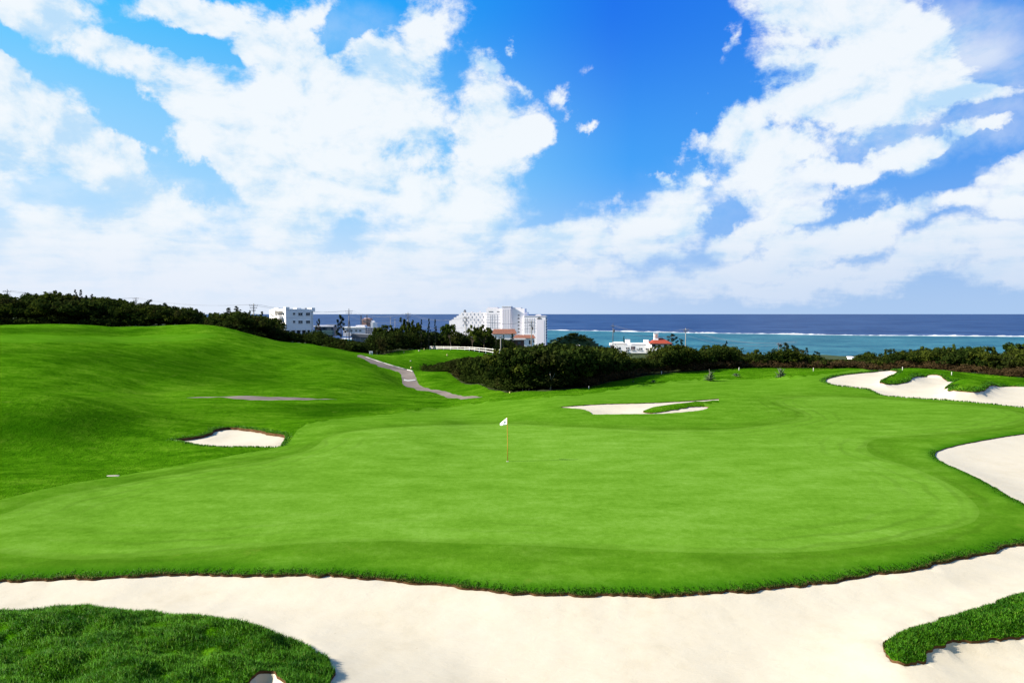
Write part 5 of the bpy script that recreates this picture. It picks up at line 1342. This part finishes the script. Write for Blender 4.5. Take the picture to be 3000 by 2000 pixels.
CLOUDS = [ # centre column, row, half width, half height, tilt (degrees, clockwise in the photo), weight
 (120,20,340,110,16,1),(330,140,290,95,27,1),(620,310,240,160,30,1),(880,340,340,220,0,1.05),(880,170,200,140,-25,1),(1130,240,220,180,-35,1.05),(1240,80,140,120,-30,1),
 (1000,480,310,130,0,1.05),(680,450,200,110,25,1),(900,560,250,80,5,1),(1430,370,150,200,-25,1.05),(1300,570,220,150,0,1.05),(1520,400,90,110,0,1),(1440,220,70,70,0,.9),
 (50,240,220,95,30,1.1),(130,400,270,115,15,1.05),(330,520,160,90,30,1.05),(-60,480,200,120,0,1),(530,630,200,95,0,1.05),(870,630,180,80,0,1),(530,20,200,60,12,1),(740,130,80,80,20,.9),
 (250,730,640,85,3,1),(1050,740,430,80,0,1),(1620,710,270,70,-8,1),(1820,670,180,75,-20,1),(1980,590,125,90,-20,1.05),(2150,690,120,70,-25,1),
 (2260,740,340,55,-10,1),(2560,670,320,55,-14,1.05),(2800,620,130,40,-12,1),(2780,730,140,45,-18,1),(2960,780,160,55,-10,.95),(1500,800,900,55,0,.8),(500,810,900,70,0,.9),(2400,790,600,50,-4,.85),(2300,640,300,50,-14,.8),(2650,770,420,55,-6,.9),(2930,690,180,70,-12,.85),(2150,800,400,45,0,.85),
 (2420,70,280,150,5,1.1),(2600,110,260,150,10,1),(2520,220,330,110,5,1),(2330,310,200,115,-20,1.05),(2520,330,330,95,-6,1.05),(2780,290,230,50,-11,.95),
 (2220,390,170,80,-15,1),(2340,460,230,85,0,1.05),(2300,540,220,80,12,1),(2500,540,160,65,0,1),(2720,455,170,48,-26,1.05),(2860,390,120,28,-18,.8),(2980,540,120,75,-25,1),(2970,600,130,45,-5,.85),
 (1525,265,70,56,30,.62),(1640,300,72,82,25,.66),(1725,225,100,85,-30,.58),(1725,375,75,38,-15,.48),(1528,160,44,38,0,.46),(2060,405,100,60,-10,.5),(1940,505,55,42,20,.5),(2040,500,90,44,-25,.6),(2120,160,65,150,15,.5),(2050,295,70,40,-10,.26),(1590,20,130,70,0,.2),(2010,350,90,60,0,.2)]
VEILS = [(2800,150,420,210,5,.75),(2720,410,420,95,-10,.75),(2880,330,260,80,-8,.55),(120,590,420,130,0,.6),(2900,40,250,130,0,.5),(1000,100,250,120,0,.25),(2050,560,250,110,0,.25)]
spa = nt.nodes.new('ShaderNodeSeparateXYZ'); nt.links.new(ad.outputs[0], spa.inputs[0])
prev = None
def blob(cu, cv, ru, rv, tl):
    # the running value rides along in z (scaled away) so that the nodes are worked through one after the other
    X0, Z0 = ray(cu, cv)
    cbn = nt.nodes.new('ShaderNodeCombineXYZ'); nt.links.new(spa.outputs[0], cbn.inputs[0]); nt.links.new(spa.outputs[1], cbn.inputs[1])
    if prev is not None: nt.links.new(prev, cbn.inputs[2])
    mp = N(nt, 'ShaderNodeMapping', _vector_type='TEXTURE', Location=(float(X0), float(Z0), 0), Rotation=(0, 0, math.radians(-tl)), Scale=(ru / FPX, rv / FPX, 1e9))
    nt.links.new(cbn.outputs[0], mp.inputs['Vector'])
    ln = N(nt, 'ShaderNodeVectorMath', _operation='LENGTH'); nt.links.new(mp.outputs[0], ln.inputs[0])
    return ln.outputs['Value']
HOLES = [(530,122,170,42,14,.7),(90,150,140,38,42,.34),(400,390,150,90,40,.55),(960,95,110,70,-20,.5),(1120,430,70,50,0,.2),(600,550,150,45,5,.4),(1090,640,140,50,0,.15),(2650,592,280,42,-16,.42),(2120,610,110,38,-10,.3),(2860,470,140,50,-22,.3),(1950,250,330,200,0,.4),(1700,480,180,120,0,.4)]
cov = veil = hole = None
for (cu, cv, ru, rv, tl, wt) in CLOUDS:
    val = math_(nt, 'MULTIPLY_ADD', blob(cu, cv, ru, rv, tl), -0.66, 0.66 + (wt - 1) * 0.6)
    cov = val if cov is None else math_(nt, 'SMOOTH_MAX', cov, val, 0.12)
    prev = cov
for (cu, cv, ru, rv, tl, wt) in HOLES:
    val = math_(nt, 'MULTIPLY', maprange(nt, blob(cu, cv, ru, rv, tl), 1.25, 0.35), wt)
    hole = val if hole is None else math_(nt, 'MAXIMUM', hole, val)
    prev = hole
cov = math_(nt, 'SUBTRACT', cov, hole)
for (cu, cv, ru, rv, tl, wt) in VEILS:
    val = math_(nt, 'MULTIPLY', maprange(nt, blob(cu, cv, ru, rv, tl), 1.1, 0.1), wt)
    veil = val if veil is None else math_(nt, 'MAXIMUM', veil, val)
    prev = veil
st3 = N(nt, 'ShaderNodeMapping', Scale=(1, 1, 1.5)); nt.links.new(gen, st3.inputs[0])
fb = N(nt, 'ShaderNodeTexNoise', Scale=8.0, Detail=12.0, Roughness=0.64, Distortion=0.2); nt.links.new(st3.outputs[0], fb.inputs['Vector'])
fb2 = N(nt, 'ShaderNodeTexNoise', Scale=4.0, Detail=8.0, Roughness=0.55, Distortion=0.3); nt.links.new(st3.outputs[0], fb2.inputs['Vector'])
zz_ = math_(nt, 'ADD', math_(nt, 'MAXIMUM', sp.outputs[2], 0.0), 0.11)
pl = nt.nodes.new('ShaderNodeCombineXYZ'); nt.links.new(math_(nt, 'DIVIDE', sp.outputs[0], zz_), pl.inputs[0]); nt.links.new(math_(nt, 'DIVIDE', sp.outputs[1], zz_), pl.inputs[1])
pl.inputs[2].default_value = 3.7
fb4 = N(nt, 'ShaderNodeTexNoise', Scale=1.5, Detail=10.0, Roughness=0.62, Distortion=0.15); nt.links.new(pl.outputs[0], fb4.inputs['Vector'])
pl2 = N(nt, 'ShaderNodeVectorMath', _operation='ADD'); nt.links.new(pl.outputs[0], pl2.inputs[0]); pl2.inputs[1].default_value = (-0.10, -0.22, 0.0)
fb5 = N(nt, 'ShaderNodeTexNoise', Scale=1.5, Detail=6.0, Roughness=0.58, Distortion=0.15); nt.links.new(pl2.outputs[0], fb5.inputs['Vector'])
off = N(nt, 'ShaderNodeVectorMath', _operation='ADD'); nt.links.new(st3.outputs[0], off.inputs[0]); off.inputs[1].default_value = (-0.020, 0.0, 0.026)
fb3 = N(nt, 'ShaderNodeTexNoise', Scale=8.0, Detail=7.0, Roughness=0.58, Distortion=0.2); nt.links.new(off.outputs[0], fb3.inputs['Vector'])
relh = math_(nt, 'SUBTRACT', fb.outputs['Fac'], fb3.outputs['Fac']); rell = math_(nt, 'SUBTRACT', fb4.outputs['Fac'], fb5.outputs['Fac'])
lowk = maprange(nt, sp.outputs[2], 0.22, 0.10)
rmx = N(nt, 'ShaderNodeMix', _data_type='FLOAT'); nt.links.new(lowk, rmx.inputs[0]); nt.links.new(relh, rmx.inputs[2]); nt.links.new(math_(nt, 'MULTIPLY_ADD', rell, 0.4, math_(nt, 'MULTIPLY', relh, 0.6)), rmx.inputs[3]); relief = rmx.outputs[0]
# behind the viewer: broken cloud from the noise alone
back = maprange(nt, sp.outputs[1], 0.12, 0.35)
covb = math_(nt, 'MULTIPLY_ADD', fb2.outputs['Fac'], 2.0, -1.0)
cmix = N(nt, 'ShaderNodeMix', _data_type='FLOAT'); nt.links.new(back, cmix.inputs[0]); nt.links.new(covb, cmix.inputs[2]); nt.links.new(cov, cmix.inputs[3])
dn = math_(nt, 'MULTIPLY_ADD', fb.outputs['Fac'], 1.95, math_(nt, 'ADD', cmix.outputs[0], -0.93))
st4 = N(nt, 'ShaderNodeMapping', Scale=(1, 1, 2.1)); nt.links.new(gen, st4.inputs[0])
fb6 = N(nt, 'ShaderNodeTexNoise', Scale=12.0, Detail=9.0, Roughness=0.60, Distortion=0.3); nt.links.new(st4.outputs[0], fb6.inputs['Vector'])
dl = math_(nt, 'MULTIPLY_ADD', fb4.outputs['Fac'], 0.75, math_(nt, 'MULTIPLY_ADD', fb6.outputs['Fac'], 1.45, math_(nt, 'ADD', cmix.outputs[0], -1.0))); alo = maprange(nt, dl, -0.18, 0.42); ahi = maprange(nt, dn, -0.04, 0.34)
amx = N(nt, 'ShaderNodeMix', _data_type='FLOAT'); nt.links.new(lowk, amx.inputs[0]); nt.links.new(ahi, amx.inputs[2]); nt.links.new(alo, amx.inputs[3]); alpha = amx.outputs[0]
alpha = math_(nt, 'MAXIMUM', alpha, math_(nt, 'MULTIPLY', math_(nt, 'MULTIPLY', veil, back), maprange(nt, fb2.outputs['Fac'], 0.25, 0.65)))
shade = maprange(nt, math_(nt, 'MULTIPLY_ADD', fb2.outputs['Fac'], 0.75, math_(nt, 'MULTIPLY_ADD', relief, 1.9, math_(nt, 'ADD', math_(nt, 'MULTIPLY', dn, 0.10), 0.25))), 0.34, 0.82)
cw = ramp(nt, shade, [(0.0, (0.52 * KS, 0.75 * KS, 0.97 * KS)), (0.5, (0.76 * KS, 0.88 * KS, 0.98 * KS)), (1.0, (0.91 * KS, 0.96 * KS, 1.0 * KS))])
el = maprange(nt, sp.outputs[2], 0.0, 0.34, smooth=False)
hz = ramp(nt, el, [(0.0, (0.0, 0.0, 0.0)), (1.0, (1, 1, 1))])
hfac = maprange(nt, sp.outputs[2], 0.005, 0.22)
lr = maprange(nt, sp.outputs[0], -0.45, 0.55)
hcol = mixc(nt, lr, (0.76 * KS, 0.84 * KS, 0.97 * KS), (0.41 * KS, 0.59 * KS, 0.87 * KS))
K3 = lambda *q: tuple(x * KS for x in q)
az = sp.outputs[0]
top = ramp(nt, maprange(nt, az, -0.55, 0.55, smooth=False), [(0.0, K3(0.035, 0.56, 1.0)), (0.35, K3(0.016, 0.40, 0.98)), (0.62, K3(0.010, 0.175, 0.87)), (1.0, K3(0.025, 0.25, 0.83))])
low = ramp(nt, maprange(nt, az, -0.55, 0.55, smooth=False), [(0.0, K3(0.36, 0.70, 0.97)), (0.45, K3(0.22, 0.60, 0.97)), (0.65, K3(0.06, 0.38, 0.94)), (1.0, K3(0.08, 0.33, 0.85))])
lowm = mixc(nt, maprange(nt, sp.outputs[2], 0.17, 0.42), low, top)
nis = mixc(nt, 1.0, sky.outputs[0], (0.22, 0.42, 0.80), 'MULTIPLY')
skyc = mixc(nt, 0.9, nis, lowm)
base = mixc(nt, math_(nt, 'POWER', hfac, 0.75), hcol, skyc)
cwh = mixc(nt, maprange(nt, sp.outputs[2], 0.0, 0.15), mixc(nt, 0.5, hcol, (0.82 * KS, 0.87 * KS, 0.97 * KS)), cw)
fin = mixc(nt, math_(nt, 'MULTIPLY', alpha, 0.97), base, cwh)
nt.links.new(fin, bg.inputs['Color'])
w.cycles.sampling_method = 'MANUAL'; w.cycles.sample_map_resolution = 512
